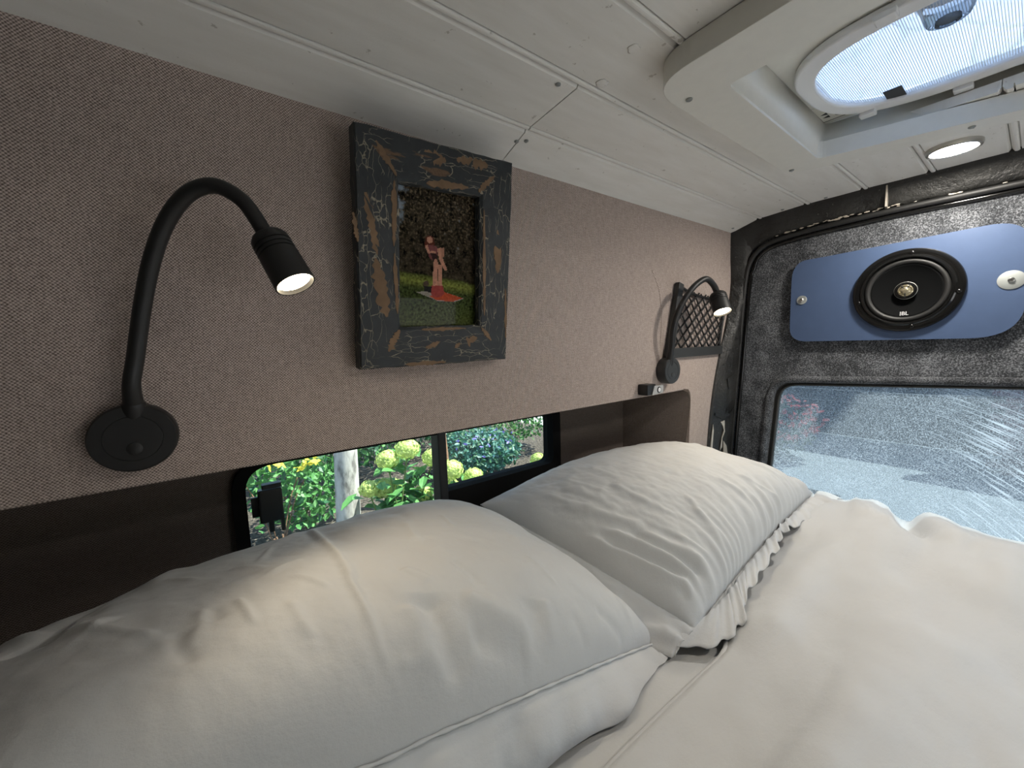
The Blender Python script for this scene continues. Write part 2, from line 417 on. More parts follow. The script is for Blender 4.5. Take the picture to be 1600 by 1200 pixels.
# side window
w1 = struct('window_1', (.37, .80, 1.43))
inn = rounded([(.014, 1.432), (.378, 1.432), (.386, 1.466), (.720, 1.466), (.720, 1.602), (.014, 1.602)], [.02, 0, 0, .022, .006, .045], 8)
outr = rounded([(-.006, 1.405), (.748, 1.405), (.748, 1.615), (-.006, 1.615)], [.03, .03, .02, .06], 8)
obj('rubber_seal', plate(bmesh.new(), outr, lambda a, b: (a, .788, b), lambda a, b: (a, .83, b), inn), M['matte_rubber'], w1)
obj('mullion', nbox((.372, .785, 1.42), (.392, .825, 1.61), .003), M['rubber'], w1)
obj('pane', nbox((.0, .815, 1.41), (.378, .819, 1.61)), M['glass'], w1)
obj('pane', nbox((.386, .808, 1.41), (.735, .812, 1.61)), M['glass'], w1)
cl = obj('latch', nbox((.030, .772, 1.505), (.066, .790, 1.563), .003), M['black'], w1)
bm = nbox((.020, .784, 1.515), (.034, .792, 1.550), .002); box(bm, (.036, .764, 1.566), (.065, .782, 1.574), .002); box(bm, (.042, .770, 1.488), (.050, .782, 1.508), .002); box(bm, (.060, .770, 1.486), (.066, .782, 1.508), .001)
obj('latch_body', bm, M['black'], cl)
text('glass_marking', '(WVTA', .017, basis((.338, .8148, 1.507), (1, 0, .02), (0, 0, 1)), M['dark_print'], w1)
text('glass_marking', 'e11', .013, basis((.475, .8078, 1.507), (1, 0, .02), (0, 0, 1)), M['dark_print'], w1)

# ceiling boards
ce = struct('ceiling', (0, 0, 2.16))
prof_y = [.640, .543, .4215, .2985, .18, .06, -.03, -.145, -.27, -.41, -.54, -.66, -.78, -.90, -1.02, -1.14]
def cz(y): return float(np.interp(y, [-1.14, -.8, -.5, 0, .30, .42, .543, .64], [2.13, 2.155, 2.166, 2.168, 2.168, 2.166, 2.158, 2.128]))
def board(y1, y0, x0, x1):
    # y1 towards the wall; bead on the y1 side
    w = y1 - y0; pr = [(y0 + .0005, .016), (y0 + .0005, .005), (y0 + .0040, 0.0)]
    for k in range(1, 5): pr.append((y0 + .0035 + (w - .018) * k / 4, 0.0))
    pr += [(y1 - .0135, .0), (y1 - .0125, .0045), (y1 - .0112, .0045)] + [(y1 - .0075 + .004 * math.cos(a), .0002 + .0 - .0022 * math.sin(a)) for a in [math.pi * (1 - k / 6) for k in range(7)]] + [(y1 - .0005, .005), (y1 - .0005, .016)]
    bm = bmesh.new(); nx = max(2, int((x1 - x0) / .08)); rows = []
    for i in range(nx + 1):
        x = x0 + (x1 - x0) * i / nx
        d = .0012 * noise.noise(Vector((x * 3, y0 * 20, 0)))
        drop = 0.0
        rows.append([bm.verts.new((x, y, cz(y) + h + d + drop)) for y, h in pr])
    n = len(pr)
    for a, b in zip(rows, rows[1:]):
        for k in range(n): bm.faces.new((a[k], a[(k + 1) % n], b[(k + 1) % n], b[k]))
    bm.faces.new(rows[0]); bm.faces.new(rows[-1][::-1]); return bm
XE = 1.372
for i in range(len(prof_y) - 1):
    y1, y0 = prof_y[i], prof_y[i + 1]
    if i < 2: segs = [(-2.2, .4475), (.4495, XE)]
    elif y0 < .28 and y1 > -.14: segs = [(-2.2, .575), (1.01, XE)]
    else: segs = [(-2.2, XE)]
    for s in segs: obj('ceiling_board', board(y1, y0, *s), M['board'], ce)
for p in [(.446, .567), (.462, .560), (.418, .4325), (.481, .630), (1.33, .60), (1.345, .47), (1.35, .37)]:
    screw(ce, (p[0], p[1], cz(p[1]) - .0003), (0, 0, -1), .0042)
for kx, ky, kr in ((.455, .332, .007), (.472, .398, .008), (.418, .4325, .005)):
    bm = bmesh.new(); q = bmesh.ops.create_icosphere(bm, subdivisions=3, radius=kr)
    for v in q['verts']:
        j = 1 + .35 * noise.noise(v.co * 260); v.co = Vector((kx + v.co.x * j * 1.2, ky + v.co.y * j, cz(ky) - .0002 + v.co.z * .16 * j))
    obj('filled_knot', bm, M['board'], ce, True)
# roof above the boards, with the vent opening
bm = plate(bmesh.new(), [(-2.3, -1.3), (1.6, -1.3), (1.6, .95), (-2.3, .95)], lambda a, b: (a, b, 2.19), lambda a, b: (a, b, 2.235), [(.60, -.11), (1.06, -.11), (1.06, .285), (.60, .285)])
obj('roof_skin', bm, M['roof'], ce)

# rear door leaf with carpet lining
dr = struct('door_1', (1.40, .25, 1.08))
dout = [(-.15, 1.06), (-.15, 2.2), (.80, 2.2), (.80, 1.06)]
hole = rounded([(-.10, 1.25), (-.10, 1.677), (.492, 1.652), (.520, 1.25)], [.03, .03, .055, .03], 8)
bm = plate(bmesh.new(), dout, lambda a, b: (1.398, a, b), lambda a, b: (1.45, a, b), hole)
obj('carpet_lining', bm, M['carpet'], dr)
# rolled carpet lip around the window
lip = [(1.397, a, b) for a, b in hole]
obj('carpet_lip', tube(bmesh.new(), [(1.401, a + (.010 if a > 0 else -.01) * (1 if b < 1.6 else .5), b + (.010 if b > 1.5 else -.01)) for a, b in hole], .011, 8, closed=True, smooth=False), M['carpet'], dr, True)
bm = plate(bmesh.new(), rounded([(-.17, 1.06), (-.17, 2.2), (-1.3, 2.2), (-1.3, 1.06)], 0), lambda a, b: (1.398, a, b), lambda a, b: (1.45, a, b), rounded([(-.22, 1.25), (-.22, 1.67), (-.80, 1.65), (-.82, 1.25)], .04))
dr2 = struct('door_2', (1.40, -.7, 1.08)); obj('carpet_lining', bm, M['carpet'], dr2)
obj('centre_post', nbox((1.385, -.172, 1.06), (1.43, -.148, 2.2), .004), M['rubber'], dr2)
obj('pane', nbox((1.425, -.86, 1.2), (1.429, -.20, 1.72)), M['scratched'], dr2)
w2 = struct('window_2', (1.43, .2, 1.25))
outr = rounded([(-.12, 1.23), (-.12, 1.690), (.497, 1.664), (.526, 1.23)], [.03, .03, .055, .03], 8)
inn = rounded([(-.098, 1.25), (-.098, 1.672), (.482, 1.645), (.508, 1.25)], [.03, .03, .05, .03], 8)
obj('rubber_seal', plate(bmesh.new(), outr, lambda a, b: (1.418, a, b), lambda a, b: (1.442, a, b), inn), M['rubber_worn'], w2)
obj('seal_bead', tube(bmesh.new(), [(1.416, a, b) for a, b in inn], .004, 8, closed=True, smooth=False), M['rubber_worn'], w2, True)
obj('pane', nbox((1.434, -.13, 1.22), (1.437, .52, 1.70)), M['scratched'], w2)

# black taped pillar between the fabric wall and the door
trim1 = struct('trim_1', (1.38, .6, 1.06))
left = [(1.360, .635, 2.16), (1.364, .625, 2.06), (1.371, .622, 1.97), (1.346, .622, 1.855), (1.297, .622, 1.73), (1.260, .622, 1.608), (1.235, .622, 1.444), (1.212, .622, 1.06)]
rightp = [(1.392, .560, 2.10), (1.390, .576, 2.02), (1.389, .583, 1.96), (1.388, .588, 1.894), (1.387, .594, 1.77), (1.387, .601, 1.64), (1.387, .613, 1.416), (1.387, .630, 1.06)]
bm = bmesh.new(); LA = catmull(left, 6); RB = catmull(rightp, 6); rows = []
for a, b in zip(LA, RB):
    row = []
    for k in range(11):
        t = k / 10; p = a.lerp(b, t)
        p.y += -.012 * math.sin(math.pi * t) - .004 * noise.noise(Vector((t * 4, p.z * 18, 3))) * (0 < t < 1) - .003 * noise.noise(Vector((t * 9, p.z * 55, 8))) * (0 < t < 1)
        row.append(bm.verts.new(p))
    rows.append(row)
for a, b in zip(rows, rows[1:]):
    for k in range(10): bm.faces.new((a[k], a[k + 1], b[k + 1], b[k]))
o = obj('taped_pillar', bm, M['tape'], trim1, True)
sm = o.modifiers.new('thickness', 'SOLIDIFY'); sm.thickness = .003; sm.offset = -1
def flake(pts, mat, nm='torn_tape'):
    bm = bmesh.new(); a = [bm.verts.new(p) for p in pts]; bm.faces.new(a)
    r = bmesh.ops.extrude_face_region(bm, geom=list(bm.faces)); bmesh.ops.translate(bm, vec=(-.001, -.0025, 0), verts=[v for v in r['geom'] if isinstance(v, bmesh.types.BMVert)])
    return obj(nm, bm, mat, trim1)
def pil(t, z, off=-.013):
    zs = [p[2] for p in left][::-1]
    def it(L): return Vector((np.interp(z, zs, [p[0] for p in L][::-1]), np.interp(z, zs, [p[1] for p in L][::-1]), z))
    p = it(left).lerp(it(rightp), t); p.y += off * math.sin(math.pi * t) ; return p - Vector((.003, .004, 0))
for pts, mt in [([(.30, 1.525), (.42, 1.528), (.47, 1.49), (.40, 1.47), (.42, 1.44), (.36, 1.43), (.38, 1.47), (.43, 1.495), (.37, 1.512)], 'tape_light'),
                ([(.09, 1.52), (.12, 1.50), (.13, 1.44), (.11, 1.40), (.07, 1.40), (.08, 1.46)], 'tape_light'),
                ([(.12, 1.555), (.6, 1.548), (.78, 1.562), (.6, 1.540), (.35, 1.532), (.12, 1.548)], 'tape'),
                ([(.45, 1.46), (.6, 1.44), (.72, 1.40), (.5, 1.40)], 'tape_light'),
                ([(.35, 1.665), (.5, 1.675), (.52, 1.64), (.46, 1.63), (.40, 1.645)], 'tape'),
                ([(.1, 1.97), (.75, 1.975), (.74, 1.985), (.1, 1.982)], 'tape')]:
    flake([pil(t, z) for t, z in pts], M[mt])
# header over the doors
trim2 = struct('trim_2', (1.38, 0, 2.12))
top = [(y, cz(y) + .012) for y in np.linspace(.645, -1.15, 40)]
seal = [(.630, 1.06), (.613, 1.416), (.601, 1.64), (.588, 1.894), (.581, 1.985), (.573, 2.025), (.556, 2.056), (.525, 2.080), (.47, 2.091), (.40, 2.097), (.30, 2.101), (.2, 2.103), (0, 2.103), (-.16, 2.103)]
bot = [(.63, 2.02), (.59, 2.045), (.575, 2.06), (.55, 2.080), (.52, 2.095), (.47, 2.103), (.378, 2.110), (.2, 2.112), (-.16, 2.112), (-1.2, 2.08)]
bx = [q[0] for q in bot][::-1]; bz = [q[1] for q in bot][::-1]
bm = bmesh.new(); rows = []
for i in range(121):
    y = .645 - 1.79 * i / 120; row = []
    for k in range(7):
        t = k / 6; zt = cz(y) + .010; zb = float(np.interp(y, bx, bz))
        z = zt + (zb - zt) * t; x = 1.366 + .026 * t + .003 * noise.noise(Vector((y * 25, t * 3, 1))) * (0 < t < 1)
        row.append(bm.verts.new((x, y, z)))
    rows.append(row)
for a, b in zip(rows, rows[1:]):
    for k in range(6): bm.faces.new((a[k], a[k + 1], b[k + 1], b[k]))
o = obj('taped_header', bm, M['tape'], trim2, True); sm = o.modifiers.new('thickness', 'SOLIDIFY'); sm.thickness = .003; sm.offset = -1
bm = bmesh.new()
for i in range(46):
    y = .50 - .26 * random.random() ** .8 if i < 36 else .25 - .3 * random.random(); z = float(np.interp(y, bx, bz)) + random.uniform(-.001, .004); r = random.uniform(.0012, .0034)
    q = bmesh.ops.create_icosphere(bm, subdivisions=1, radius=r); bmesh.ops.scale(bm, vec=(.5, 2.2, .7), verts=q['verts']); bmesh.ops.translate(bm, vec=(1.386, y, z), verts=q['verts'])
tag(obj('chipped_paint', bm, M['tape_light'], trim2), kind='stuff')
obj('tape_joint', nbox((1.368, .250, 2.112), (1.384, .2535, 2.168), .001), M['tape_light'], trim2)
for y in (.475, .37, .27, .17, .07): screw(trim2, (1.372, y, cz(y) + .002), (-.7, 0, -.7), .0045)
trim3 = struct('trim_3', (1.385, .2, 1.06))
pts = [(1.386, y, z) for y, z in seal]
obj('door_seal', tube(bmesh.new(), pts, .0075, 10, 6), M['rubber'], trim3, True)
obj('seal_lip', tube(bmesh.new(), [(1.394, y - .012 * (1 if z < 2.03 else .5), z - (.012 if z > 2.0 else 0)) for y, z in seal], .006, 8, 6), M['gloss_black'], trim3, True)

# the rest of the van, behind and beside the camera
wr = struct('wall_right', (0, -1.14, 1.08))
bm = plate(bmesh.new(), [(-2.2, 1.0), (1.42, 1.0), (1.42, 2.19), (-2.2, 2.19)], lambda a, b: (a, -1.14, b), lambda a, b: (a, -1.2, b), [(.35, 1.32), (1.32, 1.32), (1.32, 1.70), (.35, 1.70)])
obj('fabric_lining', bm, M['lining'], wr)
wf = struct('wall_front', (-2.2, 0, 1.08)); obj('bulkhead', nbox((-2.26, -1.2, 1.0), (-2.2, .9, 2.2)), M['lining'], wf)
fl = struct('floor', (0, 0, 1.06)); obj('bed_deck', nbox((-2.26, -1.2, 1.02), (1.44, .86, 1.06)), M['floor'], fl)
#PART2
# ------------------------------------------------------------------ bed
def smooth(t): t = np.clip(t, 0, 1); return t * t * (3 - 2 * t)
def seg_dist(P, Q):
    """distance of grid points P (.., 2) to polyline Q and position 0..1 along it"""
    best = np.full(P.shape[:-1], 1e9); pos = np.zeros_like(best); L = [0]
    Q = np.array(Q, float)
    for a, b in zip(Q, Q[1:]): L.append(L[-1] + np.linalg.norm(b - a))
    for k, (a, b) in enumerate(zip(Q, Q[1:])):
        d = b - a; t = np.clip(((P - a) @ d) / max(d @ d, 1e-9), 0, 1); r = np.linalg.norm(P - (a + t[..., None] * d), axis=-1)
        m = r < best; best[m] = r[m]; pos[m] = ((L[k] + t * (L[k + 1] - L[k])) / max(L[-1], 1e-9))[m]
    return best, pos
def ridge(P, Q, w, a):
    d, t = seg_dist(P, Q); return a * np.exp(-(d / w) ** 2) * np.clip(np.minimum(t, 1 - t) * 6, .15, 1)
def nz(P, s, seed=0, oct=3):
    out = np.zeros(P.shape[:-1])
    it = np.nditer(out, flags=['multi_index'], op_flags=['writeonly'])
    fl = P.reshape(-1, P.shape[-1])
    vals = [noise.fractal(Vector((q[0] * s[0], q[1] * s[1], seed)), .8, 2.0, oct) for q in fl]
    return np.array(vals).reshape(out.shape)
def grid_faces(n, m, off=0, flip=False):
    F = []
    for i in range(n - 1):
        for j in range(m - 1):
            a, b, c, d = off + i * m + j, off + (i + 1) * m + j, off + (i + 1) * m + j + 1, off + i * m + j + 1
            F.append((a, d, c, b) if flip else (a, b, c, d))
    return F
def closed_sheet(name, T, B, mat, parent):
    """top grid T and bottom grid B (n, m, 3) joined round the rim"""
    n, m = T.shape[:2]; V = np.concatenate([T.reshape(-1, 3), B.reshape(-1, 3)]); o = n * m
    F = grid_faces(n, m) + grid_faces(n, m, o, True)
    rim = [i * m for i in range(n)] + [(n - 1) * m + j for j in range(1, m)] + [i * m + m - 1 for i in range(n - 2, -1, -1)] + [j for j in range(m - 2, 0, -1)]
    for a, b in zip(rim, rim[1:] + rim[:1]): F.append((b, a, a + o, b + o))
    return mesh(name, V, F, mat, parent, True)

BED = 1.235
mt = thing('mattress', (.3, -.1, 1.06), 'mattress in a pale fitted sheet, a strip showing between pillows and duvet', 'mattress')
bm = nbox((-2.0, -1.12, 1.06), (1.375, .795, BED - .006), .03, 3); obj('mattress_core', bm, M['mattress'], mt, True, 50)
n, m = 90, 60
gx, gy = np.meshgrid(np.linspace(-2.0, 1.378, n), np.linspace(-1.125, .797, m), indexing='ij')
h = BED + .0025 * nz(np.stack([gx, gy], -1), (6, 9), 3)
for Q, w, a in [([(.28, .40), (.50, .345), (.62, .335)], .012, .005), ([(.45, .37), (.56, .33), (.66, .30)], .008, .004)]: h = h + ridge(np.stack([gx, gy], -1), Q, w, a)
T = np.stack([gx, gy, h], -1); B = T.copy(); B[..., 2] = BED - .02
obj_sheet = closed_sheet('fitted_sheet', T, B, M['linen'], mt)

# duvet
dv = thing('duvet', (.3, -.3, BED), 'wide cream white duvet spread over the bed up to the scratched rear window', 'duvet')
n, m = 230, 170
tx = np.linspace(0, 1, n); ty = np.linspace(0, 1, m)
gx, e = np.meshgrid(-1.9 + 3.262 * tx, 1.40 * ty, indexing='ij')
gy = .284 - e + (1 - ty)[None, :] ** 4 * (.012 * np.sin(gx * 3.1 + .4) + .10 * smooth((gx - .66) / .16) + .05 * smooth((gx - 1.25) / .07)); P = np.stack([gx, gy], -1)
h = BED + .004 + .016 * smooth((e + .01) / .012) + .020 * smooth(e / .12)
h += .070 * smooth((gx - .75) / .50) * smooth((e + .03 + .12 * smooth((gx - 1.05) / .2)) / .10)
h -= .030 * smooth((gx - 1.335) / .05)
h += .018 * nz(P, (2.2, 3.2), 11, 3) * smooth(e / .06) + .007 * nz(P, (6, 9), 5, 3) * smooth(e / .05) + .0016 * nz(P, (30, 24), 15, 2) * smooth(e / .03)
SC = 1.5
for Q, w, a in [([(1.37, .185), (1.33, .172), (1.26, .15), (1.20, .125)], .020, -.022), ([(1.37, .13), (1.30, .11), (1.2, .06)], .045, .014), ([(1.37, .23), (1.30, .235), (1.2, .21)], .026, .012), ([(1.36, .27), (1.31, .262), (1.22, .24)], .010, .006),
                ([(1.35, .205), (1.27, .19), (1.18, .17)], .010, .006), ([(1.32, -.02), (1.18, .0), (1.0, .03)], .05, .012), ([(1.36, .09), (1.22, .05), (1.05, .03)], .014, -.005),
                ([(1.0, .17), (.80, .20), (.55, .19), (.35, .22)], .045, -.009), ([(.95, .06), (.70, .12), (.45, .13)], .06, .010), ([(1.1, .25), (.9, .265), (.7, .25)], .03, .006),
                ([(.75, .16), (.6, .155), (.48, .17)], .012, -.003), ([(1.24, .12), (1.12, .11), (1.0, .13)], .02, -.006)]: h += ridge(P, Q, w, a * SC)
T = np.stack([gx, gy, np.maximum(h, BED + .008)], -1); B = T.copy(); B[..., 2] = BED + .0035
closed_sheet('duvet_cover', T, B, M['linen'], dv)
d = [(x, .284 + .012 * math.sin(x * 3.1 + .4) + .10 * float(smooth((x - .66) / .16)), BED + .013) for x in np.linspace(-1.2, .80, 40)]
obj('hem', tube(bmesh.new(), d, .006, 8, 2), M['linen'], dv, True)

# pillows
def pillow_grid(c, Th, a, bow, n, m, ridges, extra=None, bottom=.55, lump=.0016):
    c = np.array(c); A, Bc, C, D = c
    # denser towards the hem
    U, V = np.meshgrid(np.linspace(-1, 1, n), np.linspace(-1, 1, m), indexing='ij')
    u = U * (1 - bow * (1 - V ** 2) * np.abs(U) ** 3); v = V * (1 - bow * (1 - U ** 2) * np.abs(V) ** 3)
    s = (u + 1) / 2; t = (v + 1) / 2
    P = (s * t)[..., None] * A + (s * (1 - t))[..., None] * Bc + ((1 - s) * (1 - t))[..., None] * C + ((1 - s) * t)[..., None] * D
    nn = np.cross(Bc - C + A - D, D - C + A - Bc); nn /= np.linalg.norm(nn)
    f = np.clip((1 - np.abs(U) ** a) * (1 - np.abs(V) ** a), 0, 1) ** .5
    UV = np.stack([U * .35, V * .23], -1)
    rim = np.clip(np.minimum(1 - np.abs(U), 1 - np.abs(V)) * 14, 0, 1)
    d = .006 * nz(UV, (7, 8), 2, 3) * rim + lump * nz(UV, (24, 17), 9, 3) * rim + .0005 * nz(UV, (75, 50), 19, 2) * rim
    for Q, w, am in ridges: d = d + ridge(UV, [(q[0] * .35, q[1] * .23) for q in Q], w, am * 1.35)
    if extra is not None: d = d + extra(U, V)
    T = P + nn * (Th * f + d)[..., None]
    B = P - nn * (bottom * Th * f + .0015)[..., None]
    T[..., 1] = np.minimum(T[..., 1], .79); B[..., 1] = np.minimum(B[..., 1], .792)
    B[..., 2] = np.maximum(B[..., 2], BED + .006); T[..., 2] = np.maximum(T[..., 2], B[..., 2] + .002)
    return T, B
p1 = thing('pillow', (.1, .55, BED), 'plump white pillow with a stitched hem, nearer one, propped under the sliding window', 'pillow', None)
C1 = [(.414, .764, 1.419), (.605, .385, 1.242), (-.22, .344, 1.481), (-.439, .716, 1.321)]
R1 = [([(-.04, .62), (-0.1, 0.44), (-0.24, -0.1), (-0.35, -0.5), (-0.39, -0.72), (-0.41, -0.86), (-0.40, -.98)], .0045, .0042), ([(-.07, .44), (-.21, -.1), (-.32, -.5), (-.38, -.86)], .02, -.002),
      ([(-0.78, -0.45), (-0.81, -0.57), (-0.82, -0.7)], .006, -.003), ([(-0.54, -0.52), (-0.56, -0.66), (-0.56, -0.76)], .005, .0025), ([(-0.72, 0.5), (-0.84, 0.30), (-.97, .12)], .018, -.011), ([(-0.69, 0.46), (-0.78, 0.33), (-.9, .2)], .008, .005),
      ([(-0.36, 0.25), (-0.06, 0.64)], .006, .002), ([(-0.5, -0.22), (-0.36, -0.14)], .005, .002), ([(-0.17, -0.66), (-0.2, -0.88), (-0.19, -0.99)], .016, -.010), ([(-.24, -.7), (-.27, -.95)], .012, .006), ([(-0.1, -0.86), (0.0, -0.92), (0.14, -0.98)], .014, -.010), ([(-.06, -.72), (.05, -.84), (.18, -.95)], .012, .006),
      ([(0.25, -0.80), (0.2, -.9), (0.18, -0.99)], .012, -.007), ([(.31, -.82), (.27, -.98)], .008, .004), ([(0.44, -0.88), (0.46, -1.0)], .007, -.004), ([(0.6, -0.88), (.66, -.93), (0.74, -1.0)], .006, -.005), ([(0.85, -0.8), (0.83, -0.99)], .006, .003),
      ([(-0.7, -0.35), (-0.76, -0.54)], .005, .002), ([(-0.15, -0.46), (-0.11, -0.62)], .007, .003), ([(0.05, -0.48), (0.07, -0.70)], .006, -.003), ([(-0.38, -0.9), (-0.21, -0.95)], .005, .0025), ([(-0.97, 0.5), (-0.90, 0.33), (-0.79, 0.3)], .008, .004),
      ([(-0.98, 0.25), (-0.90, -0.05)], .012, -.007), ([(-.92, .05), (-.86, -.2)], .010, .005), ([(-0.54, 0.68), (-0.66, 0.19)], .010, .003), ([(-0.68, -0.36), (-0.71, -0.5)], .005, -.002), ([(0.14, 0.08), (0.03, -0.24)], .006, .0022), ([(.3, .4), (.18, .05)], .008, .002), ([(.55, -.1), (.48, -.4)], .008, .002), ([(-.45, .75), (-.55, .5)], .008, .003)]
R1 += [([(-.62, .30), (-.60, .05)], .0035, .002), ([(-.30, .30), (-.44, .02)], .003, .0018), ([(-.52, .05), (-.46, -.12)], .003, .0018), ([(-.28, -.32), (-.33, -.48)], .0035, .002), ([(.16, .62), (.08, .35)], .004, .002), ([(.34, .1), (.28, -.12)], .0035, .0018), ([(-.90, -.12), (-.82, -.45)], .004, .0025), ([(-.62, -.35), (-.66, -.62)], .003, .0022), ([(-.46, -.30), (-.42, -.52)], .003, .0018), ([(.40, -.55), (.44, -.78)], .004, .002)]
R1 = [([(.155 + .82 * u, v) for u, v in q], w, a) for q, w, a in R1]
T, B = pillow_grid(C1, .170, 2.725, .04, 340, 220, R1)
closed_sheet('pillow_body', T, B, M['linen'], p1)
hem = [T[i, 0] + np.array([0, -.0022 - .0012 * noise.noise(Vector((i * .05, 1, 2))), .0016 + .0016 * noise.noise(Vector((i * .04, 5, 1)))]) for i in range(0, 340, 5)]
obj('hem_piping', tube(bmesh.new(), [tuple(q) for q in hem], lambda s: .0021 + .0005 * math.sin(s * 160), 8, 3), M['linen'], p1, True)
# flap hanging from the hem down on to the sheet
n = 120; seamc = np.array([np.array([np.interp(t, np.linspace(0, 1, 340), T[:, 0, k]) for k in range(3)]) for t in np.linspace(0, 1, n)])
hx = np.linspace(-.24, .592, n); outer = np.stack([hx, np.interp(hx, [-.2, .0, .287, .347, .40, .437, .470, .537, .592], [.30, .33, .352, .340, .335, .330, .333, .347, .378]), np.full(n, BED + .010)], -1)
outer[:, 1] += .004 * np.sin(hx * 40); outer[:, 2] += .003 * np.abs(np.sin(hx * 23))
k = 22; t = np.linspace(0, 1, k)[None, :, None]
F = seamc[:, None] * (1 - t) + outer[:, None] * t
sag = np.sin(np.pi * t[..., 0]) * .016; F[..., 1] -= sag; F[..., 2] -= sag * .3
w = np.stack([np.repeat(np.linspace(0, .75, n)[:, None], k, 1), np.repeat(np.linspace(0, .1, k)[None], n, 0)], -1)
fold = (.0065 * nz(w, (13, 5), 4, 3) + .0025 * np.sin(w[..., 0] * 95 + 3 * nz(w, (6, 3), 8, 2))) * np.sin(np.pi * np.clip(t[..., 0] * .9 + .05, 0, 1))
F[..., 1] -= fold; F[..., 2] = np.maximum(F[..., 2], BED + .007)
band = ridge(w, [(0, .012), (.75, .012)], .003, .0022) - ridge(w, [(0, .006), (.75, .006)], .003, .0025); F[..., 1] -= band
G = F.copy(); G[..., 1] += .0022; G[..., 2] -= .0012
closed_sheet('flap', F, G, M['linen'], p1)

p2 = thing('pillow', (.9, .55, BED), 'rumpled white pillow with a ruffled edge, in the corner by the rear door', 'pillow', None)
C2 = [(1.129, .769, 1.4), (1.321, .356, 1.349), (.646, .338, 1.272), (.45, .745, 1.433)]
R2 = [([(-0.97, 0.05), (-0.94, -0.30), (-0.93, -0.6), (-0.9, -0.8), (-0.93, -0.95)], .008, .009), ([(-0.90, -0.05), (-0.87, -0.40), (-.85, -.6), (-0.84, -0.8), (-.85, -.94)], .007, .008), ([(-0.82, -0.3), (-0.78, -0.6), (-0.74, -0.9)], .009, .006), ([(-0.77, -0.2), (-0.72, -0.55), (-.66, -.9)], .006, .004), ([(-.94, -.1), (-.905, -.5), (-.88, -.8)], .008, -.008), ([(-.84, -.2), (-.81, -.6), (-.79, -.9)], .007, -.006),
      ([(-0.86, 0.54), (-.85, .3), (-0.82, 0.09)], .006, .003), ([(-.80, .5), (-.78, .1)], .006, -.002), ([(-0.39, -0.35), (-0.48, -.6), (-0.54, -0.86)], .007, .004), ([(-0.06, -0.39), (-0.02, -0.86)], .007, .0035), ([(-0.88, 0.34), (-.83, 0), (-0.78, -0.31)], .008, .004), ([(-0.76, -0.25), (-0.72, -0.62)], .006, -.004), ([(0.14, -0.47), (.22, -.7), (0.31, -0.94)], .007, .004), ([(-.6, .2), (-.62, -.2), (-.6, -.5)], .007, .0025), ([(.5, -.4), (.56, -.8)], .006, .004), ([(-.7, .45), (-.68, .1)], .006, .002), ([(-.5, .5), (-.52, .1)], .008, .002)]
def gather(U, V):
    d = 1 - np.abs(V + 1) / 1.0
    d = np.clip((-.25 - V) / .75, 0, 1) ** 1.6
    ph = np.array([6 * noise.noise(Vector((float(a) * 2.2, 0, 5))) for a in U[:, 0]])[:, None]
    am = np.array([.5 + .8 * abs(noise.noise(Vector((float(a) * 4.7, 1, 9)))) for a in U[:, 0]])[:, None]
    sl = U - .10 * (V + 1)
    return .0052 * d * am * np.sin(sl * 44 + ph) * np.clip((V + 1.0) * 9 + .35, 0, 1) + .0024 * d * np.sin(sl * 81 + ph * 2.1)
T, B = pillow_grid(C2, .145, 2.45, .04, 300, 180, R2, gather, lump=.0028)
for A_ in (T, B): A_[..., 1] = np.minimum(A_[..., 1], np.interp(A_[..., 0], [1.03, 1.131, 1.14], [.788, .612, .610]))
closed_sheet('pillow_body', T, B, M['linen'], p2)
# slack cloth falling from the short end towards the other pillow
n = 90; k = 18; tt = np.linspace(0, 1, k)[None, :, None]
e0 = np.array([[np.interp(q, np.linspace(0, 1, 180), T[0, :, c]) for c in range(3)] for q in np.linspace(0, .80, n)])
e1 = e0 + np.array([-.052, -.012, 0]); e1[:, 2] = BED + .011 + (e0[:, 2] - BED) * .25 * np.linspace(0, 1, n) ** 2
e1[0] = (.592, .345, BED + .012); e1[1:6, 1] = np.linspace(.347, e1[6, 1], 5)
F = e0[:, None] * (1 - tt) + e1[:, None] * tt
w = np.stack([np.repeat(np.linspace(0, .4, n)[:, None], k, 1), np.repeat(np.linspace(0, .06, k)[None], n, 0)], -1)
F[..., 2] += .012 * np.sin(np.pi * tt[..., 0]) + (.004 * np.sin(w[..., 1] * 190 + 4 * nz(w, (9, 9), 3, 2)) + .006 * nz(w, (14, 22), 6, 3)) * np.sin(np.pi * np.clip(tt[..., 0] * .95 + .02, 0, 1))
F[..., 2] = np.maximum(F[..., 2], BED + .010); G = F.copy(); G[..., 2] -= .0022
closed_sheet('side_fold', F, G, M['linen'], p2)
n = 190; seamc = np.array([[np.interp(q, np.linspace(0, 1, 300), T[:, 0, k]) for k in range(3)] for q in np.linspace(0, 1, n)])
op = np.array([(.585, .382, 1.254), (.600, .350, 1.255), (.640, .308, 1.256), (.708, .292, 1.260), (.745, .294, 1.272), (.785, .312, 1.282), (.87, .318, 1.297), (.966, .322, 1.310), (1.05, .340, 1.318), (1.14, .325, 1.322), (1.23, .318, 1.332), (1.33, .288, 1.342)])
L = np.r_[0, np.cumsum(np.linalg.norm(np.diff(op, axis=0), axis=1))]; q = np.linspace(0, L[-1], n)
outer = np.stack([np.interp(q, L, op[:, k]) for k in range(3)], -1)
for _ in range(3): outer[1:-1] = (outer[:-2] + outer[1:-1] * 2 + outer[2:]) / 4
k = 20; t = np.linspace(0, 1, k)[None, :, None]; F = seamc[:, None] * (1 - t) + outer[:, None] * t
w = np.stack([np.repeat(np.linspace(0, .75, n)[:, None], k, 1), np.repeat(np.linspace(0, .06, k)[None], n, 0)], -1)
